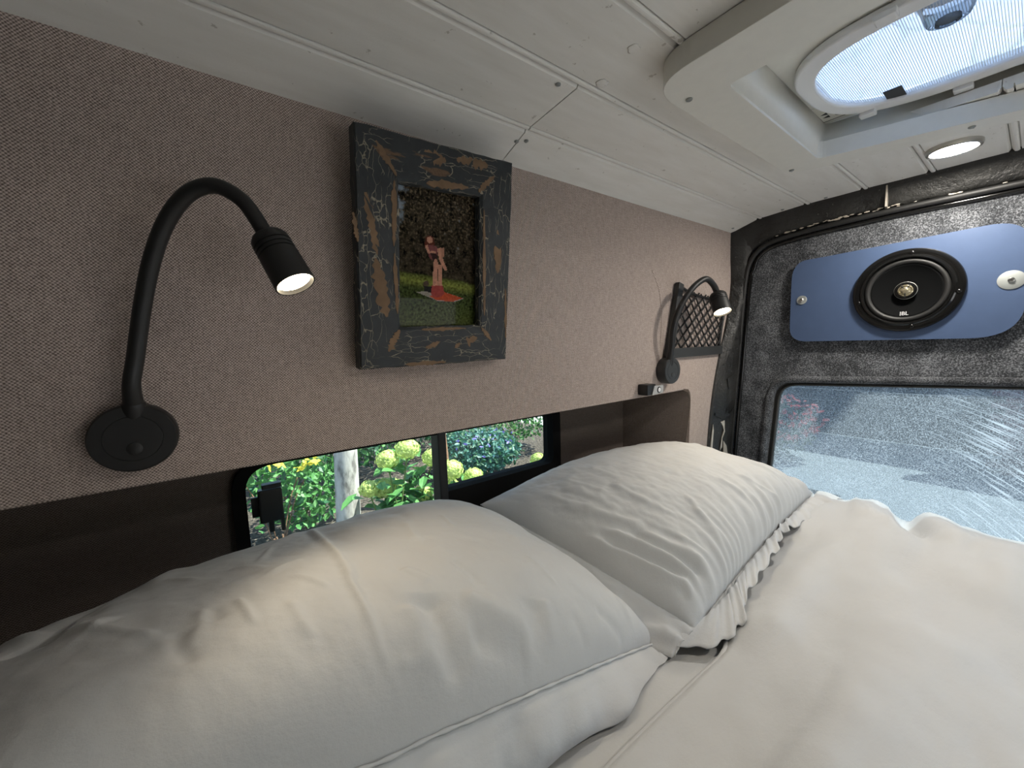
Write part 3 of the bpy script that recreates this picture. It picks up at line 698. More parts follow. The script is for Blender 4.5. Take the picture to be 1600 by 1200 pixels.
ph = 5 * np.array([noise.noise(Vector((float(a) * 6, 2, 4))) for a in w[:, 0, 0]])[:, None]
am = np.array([.35 + 1.1 * abs(noise.noise(Vector((float(a) * 9, 5, 2)))) for a in w[:, 0, 0]])[:, None]
tt = t[..., 0]; ruf = np.sin(w[..., 0] * 120 + ph + tt * 1.5) * am * (.0035 + .008 * tt) * np.clip(w[..., 0] * 6, .3, 1)
F[..., 2] += np.abs(ruf) * .9 + .006 * np.sin(np.pi * tt); F[..., 1] += ruf * .8; F[..., 0] += .5 * ruf
F[..., 2] -= .012 * np.exp(-((tt - .06) / .07) ** 2)
F[..., 2] = np.maximum(F[..., 2] + .004, BED + .010)
G = F.copy(); G[..., 2] -= .0022
closed_sheet('ruffle', F, G, M['linen'], p2)

# ------------------------------------------------------------------ reading lamps
def spot(name, p, d, w, parent):
    l = bpy.data.lights.new(name, 'SPOT'); l.energy = w; l.color = (1, .84, .62); l.spot_size = R(95); l.spot_blend = .6; l.shadow_soft_size = .012
    o = bpy.data.objects.new(name, l); COL.objects.link(o); o.location = p; o.rotation_euler = (-Vector(d)).to_track_quat('Z', 'Y').to_euler()
    o.parent = parent; o.matrix_parent_inverse = parent.matrix_basis.inverted()
def reading_lamp(label, base_c, neck, head, rb, th, rn, rh, mats, nrm=(0, -1, 0)):
    bc = Vector(base_c); nv = Vector(nrm).normalized()
    t = thing('reading_lamp', (bc.x, WY, bc.z), label, 'lamp', 'reading lamps on the fabric wall')
    obj('base', lathe(bmesh.new(), [(rb * .92, -.001), (rb * .99, .002), (rb, th - .006), (rb * .985, th - .002), (rb * .94, th), (rb * .665, th), (rb * .66, th - .0008), (rb * .64, th - .0008), (rb * .635, th), (0, th)], bc, nv, 64, False), M[mats[0]], t, True, 40)
    x, y, z = frame_axes(nv); dn = Vector((0, 0, -1))
    obj('switch_button', lathe(bmesh.new(), [(rb * .18, th - .001), (rb * .18, th + .0006), (rb * .165, th + .0009), (0, th + .0010)], bc + dn * rb * .30 + x * 0, nv, 32, False), M[mats[1]], t, True, 40)
    neck = [Vector(p) for p in neck]
    obj('gooseneck', tube(bmesh.new(), neck, lambda s: rn * (1 + .18 * max(0, 1 - s * 9)), 20, 10), M['black'], t, True)
    obj('neck_socket', lathe(bmesh.new(), [(rn * 1.35, -.004), (rn * 1.35, .010), (rn * 1.1, .014)], neck[0] - (neck[1] - neck[0]).normalized() * .008, neck[1] - neck[0], 24), M['black'], t, True, 40)
    a, b = Vector(head[0]), Vector(head[1]); d = (b - a).normalized(); Lh = (b - a).length
    pr = [(rn * .9, -.006), (rh * .80, -.004), (rh * .92, .0)]
    for k in range(3): z0 = Lh * (.10 + .09 * k); pr += [(rh * .94, z0), (rh * .94, z0 + .0012), (rh * .88, z0 + .0016), (rh * .88, z0 + .0028), (rh * .95, z0 + .0032)]
    pr += [(rh * .96, Lh * .42), (rh, Lh), (rh * .93, Lh), (rh * .85, Lh - .006), (rh * .5, Lh - .012)]
    hd = obj('lamp_head', lathe(bmesh.new(), pr, a, d, 48), M['black'], t, True, 35)
    obj('lens', lathe(bmesh.new(), [(0, Lh - .0040), (rh * .6, Lh - .0034), (rh * .84, Lh - .0042), (rh * .84, Lh - .0055), (0, Lh - .006)], a, d, 40, False), M['lamp_lens'], hd, True)
    spot('lamp_light', b + d * .004, d, LAMP_W, t)
    return t
reading_lamp('black gooseneck reading lamp arching between the wall edge and the picture frame', (-.086, WY, 1.707), [(-.083, .603, 1.743), (-.081, .592, 1.768), (-.075, .590, 1.796), (-.063, .580, 1.851), (-.049, .565, 1.900), (-.032, .550, 1.939), (-.012, .535, 1.964), (.010, .522, 1.972), (.031, .512, 1.960), (.043, .506, 1.940), (.051, .502, 1.921)], [(.0535, .501, 1.918), (.0712, .479, 1.8695)], .0385, .022, .0078, .0205, ('black', 'black'))
reading_lamp('smaller looking black gooseneck lamp in front of the net pocket by the door pillar', (.985, WY, 1.712), [(.978, .598, 1.738), (.972, .588, 1.781), (.967, .580, 1.831), (.982, .570, 1.881), (1.007, .558, 1.922), (1.036, .550, 1.946), (1.063, .543, 1.955), (1.095, .540, 1.940), (1.113, .538, 1.917)], [(1.114, .538, 1.914), (1.100, .517, 1.866)], .036, .030, .0078, .0235, ('grey_black', 'grey_black'), (-.05, -1, 0))

# ------------------------------------------------------------------ picture frame
pf = thing('picture_frame', (.30, .592, 1.768), 'rustic wooden picture frame with crackled charcoal paint over brown wood', 'picture frame')
O = [(0.1631, 1.7678), (0.4267, 1.7708), (0.4268, 2.1072), (0.1663, 2.0981)]; I = [(0.2251, 1.8302), (0.3674, 1.8332), (0.3637, 2.0423), (0.2267, 2.0377)]
yf, yb = .592, .616
def rail(a, b, mat):
    o1, o2, i1, i2 = O[a], O[b], I[a], I[b]; n = 14; bm = bmesh.new(); rows = []
    for k in range(n + 1):
        t = k / n; po = Vector(o1).lerp(Vector(o2), t); pi = Vector(i1).lerp(Vector(i2), t); row = []
        for s, y in [(0, yb), (0, yf + .003), (.03, yf + .0003), (.3, yf), (.6, yf), (.93, yf + .0008), (1, yf + .004), (1, yb - .006), (.8, yb)]:
            q = po.lerp(pi, s); j = .0011 if 0 < k < n else 0
            row.append(bm.verts.new((q.x + random.uniform(-j, j) * (s in (0, 1)), y + random.uniform(-j, j) * .5, q.y + random.uniform(-j, j) * (s in (0, 1)))))
        rows.append(row)
    m_ = len(rows[0])
    for r0, r1 in zip(rows, rows[1:]):
        for k in range(m_): bm.faces.new((r0[k], r0[(k + 1) % m_], r1[(k + 1) % m_], r1[k]))
    bm.faces.new(rows[0]); bm.faces.new(rows[-1][::-1]); return obj('frame_rail', bm, mat, pf)
rails = [rail(0, 1, M['crack_h']), rail(1, 2, M['crack_v']), rail(2, 3, M['crack_h']), rail(3, 0, M['crack_v'])]
def sliver(pts, parent, mat=None):
    bm = bmesh.new(); cx = sum(p[0] for p in pts) / len(pts); czz = sum(p[1] for p in pts) / len(pts)
    a = [bm.verts.new((p[0], yf - .0003, p[1])) for p in pts]; b = [bm.verts.new((p[0], yf + .003, p[1])) for p in pts]
    bm.faces.new(a); n = len(pts)
    for i in range(n): bm.faces.new((a[i], a[(i + 1) % n], b[(i + 1) % n], b[i]))
    return obj('bare_patch', bm, mat or M['raw_wood'], parent)
def jag(p0, p1, w, n=17):
    a = Vector(p0); b = Vector(p1); d = (b - a); nn = Vector((-d.y, d.x)).normalized(); L1, L2 = [], []
    for k in range(n + 1):
        t = k / n; ww = w * (.25 + math.sin(math.pi * t) ** .6) * random.uniform(.55, 1.3)
        L1.append(tuple(a.lerp(b, t) + nn * ww)); L2.append(tuple(a.lerp(b, t) - nn * ww * random.uniform(.5, 1.3)))
    return L1 + L2[::-1]
for p0, p1, w, r in [((0.1944, 2.0818), (0.2226, 2.0432), .0035, 2), ((0.3595, 2.0487), (0.389, 2.0781), .004, 2), ((0.2055, 1.7931), (0.2233, 1.8262), .0045, 0), ((0.3706, 1.8292), (0.3921, 1.8062), .003, 0),
                     ((0.1785, 2.0135), (0.1918, 1.9329), .0055, 3), ((0.189, 1.9281), (0.2037, 1.8451), .0075, 3), ((0.219, 2.0367), (0.2167, 1.9473), .003, 3), ((0.217, 1.9377), (0.2204, 1.8501), .0028, 3), ((0.3987, 1.9947), (0.4018, 1.9233), .0055, 1), ((0.4193, 1.8991), (0.4238, 1.8102), .002, 1), ((0.3708, 2.0228), (0.3762, 1.8501), .0022, 1),
                     ((0.2592, 2.0808), (0.3003, 2.0799), .008, 2), ((0.3189, 2.0872), (0.3758, 2.0909), .0065, 2), ((0.2687, 2.0432), (0.3402, 2.0506), .0055, 2), ((0.2655, 1.7971), (0.2981, 1.8062), .0035, 0), ((0.3304, 1.8002), (0.3617, 1.8122), .0055, 0), ((0.3187, 1.7951), (0.3282, 1.8032), .003, 0), ((0.2314, 1.7718), (0.3018, 1.7724), .0028, 0), ((0.2592, 1.8262), (0.3388, 1.8282), .0026, 0), ((0.1609, 1.9853), (0.1659, 1.9473), .0025, 3)]:
    sliver(jag(p0, p1, w), rails[r])
# printed photograph
def photo():
    nx, nzz = 110, 190; cols = np.zeros((nx, nzz, 3))
    u, v = np.meshgrid((np.arange(nx) + .5) / nx, (np.arange(nzz) + .5) / nzz, indexing='ij')   # v from the top down
    def fn(s1, s2, seed, oc=4): return np.array([noise.fractal(Vector((a * s1, b * s2, seed)), .7, 2.1, oc) for a, b in zip(u.ravel(), v.ravel())]).reshape(u.shape)
    n1, n2, n3 = fn(14, 22, 1), fn(40, 60, 2, 3), fn(5, 8, 3)
    tree = np.array([.034, .027, .017])[None, None] * (1 + 1.4 * np.clip(n1, -.9, 2))[..., None] + np.array([.34, .25, .15])[None, None] * np.clip(n2, 0, 1)[..., None] * np.clip(1.1 - v * 1.4, 0, 1)[..., None]
    sky_ = np.clip((.16 - u - .25 * v + .12 * n1) * 9, 0, 1) + .55 * np.clip((n1 + .6 * n2 - .75) * 3, 0, 1) * np.clip((u - .45) * 4, 0, 1) * np.clip((.5 - v) * 5, 0, 1)
    c = tree * (1 - np.clip(sky_, 0, 1)[..., None]) + np.array([.36, .44, .52]) * np.clip(sky_, 0, 1)[..., None]
    g = smooth((v - .585 - .055 * u - .012 * n3) / .02)
    lit = np.clip(1 - np.abs(v - .64 - .05 * u) / .055, 0, 1) + .35 * np.clip((v - .8) * 4, 0, 1)
    grass = np.array([.055, .075, .022]) * (1 + 1.2 * n2)[..., None] + np.array([.19, .20, .035]) * lit[..., None] * (1 + .6 * n2)[..., None]
    c = c * (1 - g[..., None]) + grass * g[..., None]
    def poly(pts, col):
        q = [((x - 112) / 583, (y - (55 + .21 * (x - 107))) / (1150 - (55 + .21 * (x - 107)))) for x, y in pts]
        ins = np.zeros(u.shape, bool)
        for (x0, y0), (x1, y1) in zip(q, q[1:] + q[:1]):
            k = ((y0 > v) != (y1 > v)) & (u < (x1 - x0) * (v - y0) / ((y1 - y0) or 1e-9) + x0); ins ^= k
        c[ins] = np.array(col) * (1 + .25 * n2[ins])[:, None]
    def disc(x, y, r, col): poly([(x + r * math.cos(a), y + r * 1.15 * math.sin(a)) for a in np.linspace(0, 6.28, 16)[:-1]], col)
    sk = (.68, .34, .23)
    poly([(265, 868), (300, 862), (450, 865), (597, 915), (520, 940), (400, 930)], (.40, .36, .30)); poly([(350, 895), (440, 862), (585, 912), (515, 937), (400, 928)], (.62, .11, .045))
    poly([(355, 870), (365, 815), (440, 815), (452, 880), (420, 905), (375, 905)], (.42, .08, .07)); disc(326, 805, 18, (.12, .08, .06)); poly([(310, 820), (365, 828), (360, 870), (315, 862)], (.03, .03, .03))
    poly([(376, 650), (398, 650), (408, 820), (372, 820)], sk); poly([(412, 670), (436, 670), (438, 820), (408, 820)], sk)
    poly([(325, 475), (350, 460), (378, 475), (388, 530), (318, 545)], (.14, .04, .025)); disc(353, 494, 20, sk); poly([(322, 535), (375, 528), (405, 545), (405, 640), (355, 630)], (.26, .09, .09)); poly([(355, 585), (400, 590), (405, 640), (375, 640)], (.06, .03, .03))
    poly([(320, 535), (338, 530), (352, 572), (395, 570), (395, 586), (340, 588)], sk); poly([(402, 555), (428, 545), (440, 620), (472, 705), (455, 712), (418, 640)], sk); poly([(425, 550), (450, 548), (450, 610), (432, 630)], (.52, .26, .17)); poly([(380, 630), (398, 628), (420, 690), (400, 705)], sk)
    V, F = [], []
    for i in range(nx + 1):
        for j in range(nzz + 1):
            a, b = i / nx, j / nzz; xl = 0.2207 * (1 - b) + 0.2191 * b; xr = 0.36970000000000003 * (1 - b) + 0.3734 * b
            V.append((xl + (xr - xl) * a, .6118, 2.0502999999999996 - b * 0.22609999999999952))
    F = grid_faces(nx + 1, nzz + 1)
    t = NT('photo_print'); at = t.node('ShaderNodeVertexColor', layer_name='print'); gm = t.node('ShaderNodeGamma'); gm.inputs[1].default_value = 1.0; t.link(at.outputs[0], gm.inputs[0]); t.base(gm.outputs[0]); t.rough(.6); t.set(Specular_IOR_Level=.05)
    o = mesh('photo_print', V, F, t.m, pf); ca = o.data.color_attributes.new('print', 'FLOAT_COLOR', 'CORNER')
    ca.data.foreach_set('color', np.concatenate([np.repeat(c.reshape(-1, 3), 4, 0), np.ones((nx * nzz * 4, 1))], 1).astype(np.float32).ravel()); return o
photo()
PI4 = [(0.2191, 1.8242), (0.3734, 1.8272), (0.36970000000000003, 2.0483), (0.2207, 2.0437)]
bm = plate(bmesh.new(), PI4, lambda a, b: (a, .6085, b), lambda a, b: (a, .6100, b)); obj('glazing', bm, M['photo_glass'], pf)
bm = plate(bmesh.new(), [(x + (-.02 if x < .3 else .02), z + (-.02 if z < 1.9 else .02)) for x, z in PI4], lambda a, b: (a, .6140, b), lambda a, b: (a, .6185, b)); obj('backing_board', bm, M['raw_wood'], pf)
pf.rotation_euler = (R(6.5), 0, 0)

# ------------------------------------------------------------------ net pocket and catch
np_ = thing('net_pocket', (1.15, WY, 1.76), 'black diamond mesh net pocket stretched on the wall behind the far lamp', 'net pocket')
a, b = Vector((1.046, .609, 1.952)), Vector((.992, .609, 1.737)); d = (b - a).normalized()
obj('side_rail', box(bmesh.new(), (-.012, -.006, 0), (.012, .009, (b - a).length), .002, basis(a, d.cross(Vector((0, -1, 0))), (0, 1, 0))), M['grey_black'], np_)
obj('bottom_rail', nbox((1.010, .608, 1.745), (1.300, .6195, 1.772), .002), M['grey_black'], np_)
Q = [Vector((1.020, .612, 1.772)), Vector((1.284, .612, 1.772)), Vector((1.325, .612, 1.915)), Vector((1.060, .612, 1.938))]
def qp(s, t): return (Q[0].lerp(Q[1], s)).lerp(Q[3].lerp(Q[2], s), t)
bm = bmesh.new(); ns, nt = 6.6, 4.3
for sg in (1, -1):
    for k in range(-int(nt) - 1, int(ns + nt) + 2):
        # s*ns + sg*t*nt = k
        pts = []
        for i in range(0, 41):
            t_ = i / 40; s_ = (k - sg * t_ * nt) / ns
            if 0 <= s_ <= 1: q = qp(s_, t_); q.y += .0012 * sg + random.uniform(-.0003, .0003); pts.append(q)
        if len(pts) > 3: tube(bm, [pts[0], pts[len(pts) // 2], pts[-1]], .0026, 6, 3)
obj('net', bm, M['rubber'], np_, True)
obj('top_cord', tube(bmesh.new(), [tuple(qp(0, 1.02)), tuple(qp(.2, .97)), tuple(qp(.5, .95)), tuple(qp(.8, .985)), tuple(qp(1, 1.05))], .0042, 8), M['rubber'], np_, True)
obj('side_cord', tube(bmesh.new(), [tuple(qp(1, 0)), tuple(qp(.985, .5)), tuple(qp(1, 1.05))], .0045, 8), M['rubber'], np_, True)
ct = thing('magnetic_catch', (.90, WY, 1.66), 'small black catch with white plate and round stud under the far lamp', 'catch')
obj('housing', nbox((.868, .590, 1.655), (.905, .6195, 1.683), .003), M['black'], ct)
pl = obj('face_plate', (lambda bm: plate(bm, rounded([(.8845, 1.6555), (.934, 1.6575), (.934, 1.678), (.8955, 1.679)], .003), lambda a, b: (a, .5875, b), lambda a, b: (a, .5895, b)))(bmesh.new()), plain('pale_plastic', (.42, .42, .41), .5), ct)
obj('plate_support', nbox((.905, .5895, 1.656), (.932, .6195, 1.676), .001), M['grey_black'], ct)
obj('stud_rim', lathe(bmesh.new(), [(.0082, 0), (.0082, .0012), (.006, .0016)], (.9145, .5875, 1.667), (0, -1, 0), 24), M['black'], ct, True, 40)
obj('stud', lathe(bmesh.new(), [(.0058, 0), (.0058, .0018), (.004, .0028), (0, .003)], (.9145, .5875, 1.667), (0, -1, 0), 24, False), M['vent_white'], ct, True, 40)

# ------------------------------------------------------------------ speaker on the rear door
sp = thing('door_speaker', (1.392, .21, 1.78), 'round black loudspeaker on a blue painted board bolted to the carpeted rear door', 'speaker')
ol = rounded([(.452, 1.779), (.452, 2.013), (.375, 2.0145), (.022, 2.030), (.022, 1.779)], [.045, .055, .02, .065, .075], 10)
cut = [(.2065 + .079 * math.cos(a), 1.9005 + .079 * math.sin(a)) for a in np.linspace(0, 2 * math.pi, 49)[:-1]]
obj('mounting_board', plate(bmesh.new(), ol, lambda a, b: (1.383, a, b), lambda a, b: (1.3965, a, b), cut), M['blue'], sp)
sc_ = Vector((1.383, .2065, 1.9005)); sx = Vector((-1, 0, 0)); rs = .101
obj('basket_ring', lathe(bmesh.new(), [(rs, 0), (rs, .006), (rs * .985, .009), (rs * .93, .0105), (rs * .86, .009), (rs * .83, .012), (rs * .80, .0125), (rs * .775, .009), (rs * .765, .002), (rs * .75, .001), (rs * .75, 0)], sc_, sx, 96, False), M['gloss_black'], sp, True, 35)
obj('surround', lathe(bmesh.new(), [(rs * .77, .001), (rs * .765, .004), (rs * .74, .0075), (rs * .70, .0085), (rs * .665, .007), (rs * .645, .003)], sc_, sx, 96, False), M['rubber'], sp, True)
obj('cone', lathe(bmesh.new(), [(rs * .65, .0035), (rs * .625, .0042), (rs * .60, .002), (rs * .40, -.005), (rs * .2, -.010), (0, -.0105)], sc_, sx, 96, False), M['cone'], sp, True)
tw = obj('tweeter', lathe(bmesh.new(), [(1.25 * rs * .165, -.009), (1.25 * rs * .165, .002), (1.25 * rs * .15, .0045), (1.25 * rs * .125, .005), (1.25 * rs * .115, .003), (1.25 * rs * .1, .002), (0, .001)], sc_, sx, 48, False), M['gloss_black'], sp, True, 40)
obj('chrome_rim', lathe(bmesh.new(), [(1.25 * rs * .170, .0005), (1.25 * rs * .170, .0022), (1.25 * rs * .163, .0030)], sc_, sx, 48, False), plain('satin_chrome', (.75, .74, .70), .5, 1), tw, True)
obj('dome_tweeter', lathe(bmesh.new(), [(1.25 * rs * .112, .0022), (1.25 * rs * .112, .0045), (1.25 * rs * .095, .006), (1.25 * rs * .085, .004), (1.25 * rs * .06, .0075), (1.25 * rs * .03, .0095), (0, .010)], sc_, sx, 40, False), plain('amber_dome', (.36, .32, .22), .2, .7), tw, True, 50)
bm = bmesh.new()
for an in (60, 120, 270): v = Vector((0, -math.cos(R(an)), math.sin(R(an)))); p = sc_ + Vector((-.0085, 0, 0)); tube(bm, [p, p + v * 1.25 * rs * .13 + Vector((.003, 0, 0))], .0011, 8, smooth=False)
obj('bridge', bm, M['black'], tw)
text('maker_mark', 'JBL', .0125, basis(sc_ + Vector((-.0022, 0, -rs * .56)), (0, -1, 0), (.10, 0, 1)), M['white_print'], sp)
for an in (85, 195, -8, 280): screw(sp, sc_ + Vector((-.0098, -math.cos(R(an)) * rs * .895, math.sin(R(an)) * rs * .895)), (-1, 0, 0), .0042, M['gloss_black'])
for y, z, r in ((.424, 1.900, .0125), (.044, 1.903, .020)):
    wsh = obj('washer', lathe(bmesh.new(), [(r, -.0005), (r, .0014), (r * .97, .0018), (.004, .0018)], (1.3828, y, z), sx, 40), M['zinc'], sp, True, 40)
    obj('bolt', lathe(bmesh.new(), [(.0052, .002), (.0052, .0045), (.0035, .0062), (.0016, .0062), (.0014, .0045), (0, .0045)], (1.3828, y, z), sx, 20, False), M['steel'], wsh, True, 40)

# ------------------------------------------------------------------ ceiling lights
def puck(x, y, label, pw, grp='round ceiling downlights'):
    z = cz(y); t = thing('ceiling_light', (x, y, z), label, 'ceiling light', grp)
    obj('bezel', lathe(bmesh.new(), [(.040, -.001), (.0405, .004), (.039, .0085), (.0365, .0095), (.034, .0088), (.033, .006), (.033, 0)], (x, y, z), (0, 0, -1), 64, False), M['steel'], t, True, 35)
    obj('diffuser', lathe(bmesh.new(), [(.0335, .0062), (.025, .0078), (0, .0082)], (x, y, z), (0, 0, -1), 48, False), M['puck_lens'], t, True)
    l = bpy.data.lights.new('led', 'AREA'); l.shape = 'DISK'; l.size = .06; l.energy = pw; l.color = (1, .94, .85)
    o = bpy.data.objects.new('led', l); COL.objects.link(o); o.location = (x, y, z - .0095); o.parent = t; o.matrix_parent_inverse = t.matrix_basis.inverted()
puck(1.222, .128, 'round steel rimmed ceiling light shining between the roof vent and the rear door', PUCK_W)
puck(.735, -.285, 'second steel rimmed ceiling light past the far side of the roof vent', .5)

# ------------------------------------------------------------------ roof vent
rv = thing('roof_vent', (.8, .08, 2.14), 'cream framed roof vent with a clear clouded dome and insect screen', 'roof vent')
zo = 2.136
oo = rounded([(.494, .338), (.494, -.155), (1.135, -.155), (.997, .338)], [.06, .05, .05, .05], 10)
ii = rounded([(.578, .272), (.578, -.10), (1.072, -.10), (.958, .278)], [.012, .012, .012, .012], 4)
bm = bmesh.new(); nO, nI = len(oo), len(ii)
plate(bm, oo, lambda a, b: (a, b, zo), lambda a, b: (a, b, cz(b) - .0015), ii)
o = obj('frame', bm, M['vent_frame'], rv); bv = o.modifiers.new('edge', 'BEVEL'); bv.width = .0045; bv.segments = 3; bv.limit_method = 'ANGLE'; bv.angle_limit = R(50)
tp = rounded([(.648, .272), (.648, -.10), (1.062, -.10), (.985, .276)], [.012] * 4, 4)
bm = bmesh.new(); a = [bm.verts.new((x, y, zo + .004)) for x, y in ii]; b = [bm.verts.new((x, y, 2.205)) for x, y in tp]; c_ = [bm.verts.new((x, y, 2.205)) for x, y in rounded([(.53, .32), (.53, -.14), (1.09, -.14), (1.05, .32)], [.01] * 4, 4)]
n_ = len(a)
for i in range(n_):
    j = (i + 1) % n_; bm.faces.new((a[i], a[j], b[j], b[i]))
o = obj('shaft', bm, M['vent_frame'], rv, True, 30); sm = o.modifiers.new('thickness', 'SOLIDIFY'); sm.thickness = .004; sm.offset = 1
for x, y in ((.563, .318), (.972, .326), (1.038, .09), (.63, -.128)): screw(rv, (x, y, zo - .0002), (0, 0, -1), .0045)
# fixed plate above the shaft, ring, screen, dome
plo = rounded([(.655, .282), (.655, -.115), (1.07, -.115), (1.015, .282)], .01, 3); pli = rounded([(.73, .245), (.73, -.085), (.985, -.085), (.985, .245)], .09, 10)
obj('fixed_plate', plate(bmesh.new(), plo, lambda a, b: (a, b, 2.206), lambda a, b: (a, b, 2.212), pli), M['vent_frame'], rv)
ro = rounded([(.700, .268), (.700, -.10), (1.002, -.10), (1.002, .260)], [.12, .12, .17, .22], 14); ri = rounded([(.728, .246), (.728, -.085), (.975, -.085), (.975, .238)], [.11, .11, .15, .195], 14)
o = obj('screen_ring', plate(bmesh.new(), ro, lambda a, b: (a, b, 2.192), lambda a, b: (a, b, 2.205), ri), M['vent_white'], rv); bv = o.modifiers.new('edge', 'BEVEL'); bv.width = .004; bv.segments = 3; bv.limit_method = 'ANGLE'; bv.angle_limit = R(50)
obj('insect_screen', plate(bmesh.new(), ri, lambda a, b: (a, b, 2.1985), lambda a, b: (a, b, 2.1988)), M['screen'], rv)
for q in ((.968, .21), (1.004, .10), (.70, .14)): obj('ring_clip', nbox((q[0] - .008, q[1] - .011, 2.186), (q[0] + .010, q[1] + .011, 2.194), .002), M['vent_white'], rv)
obj('tape_patch', nbox((.925, .160, 2.1965), (.968, .183, 2.1980), .0004), M['grey_black'], rv)
bm = bmesh.new(); rings = []
for k in range(9):
    t = k / 8; s_ = math.cos(t * math.pi / 2) if k < 8 else .02; hgt = 2.213 + .062 * math.sin(t * math.pi / 2)
    rings.append([bm.verts.new((.86 + (x - .86) * s_ * 1.10, .053 + (y - .053) * s_ * 1.10, hgt)) for x, y in ri])
for a, b in zip(rings, rings[1:]):
    for i in range(len(a)): bm.faces.new((a[i], a[(i + 1) % len(a)], b[(i + 1) % len(a)], b[i]))
bm.faces.new(rings[-1]); obj('dome', bm, M['dome'], rv, True)
kn = obj('crank_knob', lathe(bmesh.new(), [(.030, 0), (.032, .006), (.026, .016), (.022, .03), (.02, .034)], (.775, .095, 2.226), (0, 0, -1), 40), clear_glass('clear_plastic', (.75, .78, .80), .15), rv, True, 40)
obj('knob_cap', lathe(bmesh.new(), [(.012, 0), (.012, .004), (.008, .006)], (.775, .095, 2.2258 - .034), (0, 0, -1), 24), clear_glass('clear_cap', (.55, .58, .60), .3), kn, True, 40)
for k in range(7):
    x, y = random.uniform(.78, .98), random.uniform(.0, .2); an = random.uniform(0, 3.14); l = random.uniform(.015, .04)
    dv_ = Vector((math.cos(an), math.sin(an), 0)) * l; p = Vector((x, y, 2.284)); 
    obj('fallen_needle', tube(bmesh.new(), [p - dv_, p + Vector((0, .003, .001)), p + dv_], .0008, 6, 3), M['twig'], rv)
zz = 2.2055
st = obj('warning_sticker', nbox((.90, .235, zz), (.985, .279, zz + .0006)), plain('sticker_cream', (.66, .64, .56), .5), rv)
def decal(pts, x0, y0, s_):
    return plate(bmesh.new(), [(x0 + p[0] * s_, y0 + p[1] * s_) for p in pts], lambda a, b: (a, b, zz - .0003), lambda a, b: (a, b, zz))
obj('border_line', nbox((.972, .238, zz - .0003), (.9735, .276, zz)), M['dark_print'], st); obj('border_line', nbox((.925, .2755, zz - .0003), (.9735, .277, zz)), M['dark_print'], st)
obj('warning_triangle', decal([(0, 0), (1, 0), (.5, .9)], .948, .262, .011), M['dark_print'], st); obj('warning_triangle', decal([(0, 0), (1, 0), (.5, .9)], .934, .262, .011), M['dark_print'], st)
obj('warning_disc', lathe(bmesh.new(), [(.005, 0), (.005, .0003)], (.928, .254, zz), (0, 0, -1), 24), M['dark_print'], st); obj('warning_ring', tube(bmesh.new(), [(.915 + .006 * math.cos(a), .248 + .006 * math.sin(a), zz) for a in np.linspace(0, 6.28, 20)[:-1]], .0009, 6, closed=True, smooth=False), M['dark_print'], st)
obj('warning_ring', tube(bmesh.new(), [(.955 + .006 * math.cos(a), .248 + .006 * math.sin(a), zz) for a in np.linspace(0, 6.28, 20)[:-1]], .0007, 6, closed=True, smooth=False), M['dark_print'], st)

# ------------------------------------------------------------------ outside
gr = struct('ground', (0, 0, 0))
obj('mulch_bed', nbox((-25, 1.2, -.1), (5.4, 30, 0)), M['mulch'], gr); obj('paving', nbox((-25, -25, -.1), (40, 1.2, .0)), M['paving'], gr); obj('paving', nbox((5.4, 1.2, -.1), (40, 30, .0)), M['paving'], gr)
def leaves(name, c, r, n, size, mat, parent, shell=.35, up=.4):
    c = np.array(c); r = np.array(r); d = RNG.normal(size=(n, 3)); d /= np.linalg.norm(d, axis=1)[:, None]; d[:, 2] = np.abs(d[:, 2]) * .9 + d[:, 2] * .1 if up > .9 else d[:, 2]
    p = c + d * r * (shell + (1 - shell) * RNG.random((n, 1)) ** .5)
    V, F = [], []
    nr = d * .6 + RNG.normal(size=(n, 3)) * .6 + np.array([0, 0, up]); nr /= np.linalg.norm(nr, axis=1)[:, None]
    for q, k in zip(p, nr):
        k = Vector(k); t = Vector(RNG.normal(size=3)); t = (t - k * t.dot(k)).normalized(); s = k.cross(t); L = size * RNG.uniform(.6, 1.3); q = Vector(q); o = len(V)
        V += [q, q + t * L * .35 + s * L * .28 + k * L * .06, q + t * L * .75 + s * L * .2, q + t * L, q + t * L * .75 - s * L * .2, q + t * L * .35 - s * L * .28 + k * L * .06, q + t * L * .55 - k * L * .05]
        F += [(o, o + 1, o + 6), (o + 1, o + 2, o + 6), (o + 2, o + 3, o + 6), (o + 3, o + 4, o + 6), (o + 4, o + 5, o + 6), (o + 5, o, o + 6)]
    return tag(mesh(name, V, F, mat, parent), kind='stuff')
def shrub(label, x, y, h, r, n, size, mat, cat='shrub', name='garden_shrub', mats2=None):
    t = thing(name, (x, y, 0), label, cat)
    lo = .30 if 'latch' in label else .05
    leaves('foliage', (x, y, h * (.5 + lo)), (r, r, h * (.5 - lo)), n, size, M[mat], t)
    if mats2: leaves('foliage', (x, y, h * (.52 + lo)), (r * 1.02, r * 1.02, h * (.48 - lo)), n // 4, size, M[mats2], t, .85)
    for k in range(4):
        a = random.uniform(0, 6.28); obj('stem', tube(bmesh.new(), [(x, y, 0), (x + .3 * r * math.cos(a), y + .3 * r * math.sin(a), h * .4), (x + .5 * r * math.cos(a), y + .5 * r * math.sin(a), h * .55)], .005, 6, 4), M['twig'], t)
    return t
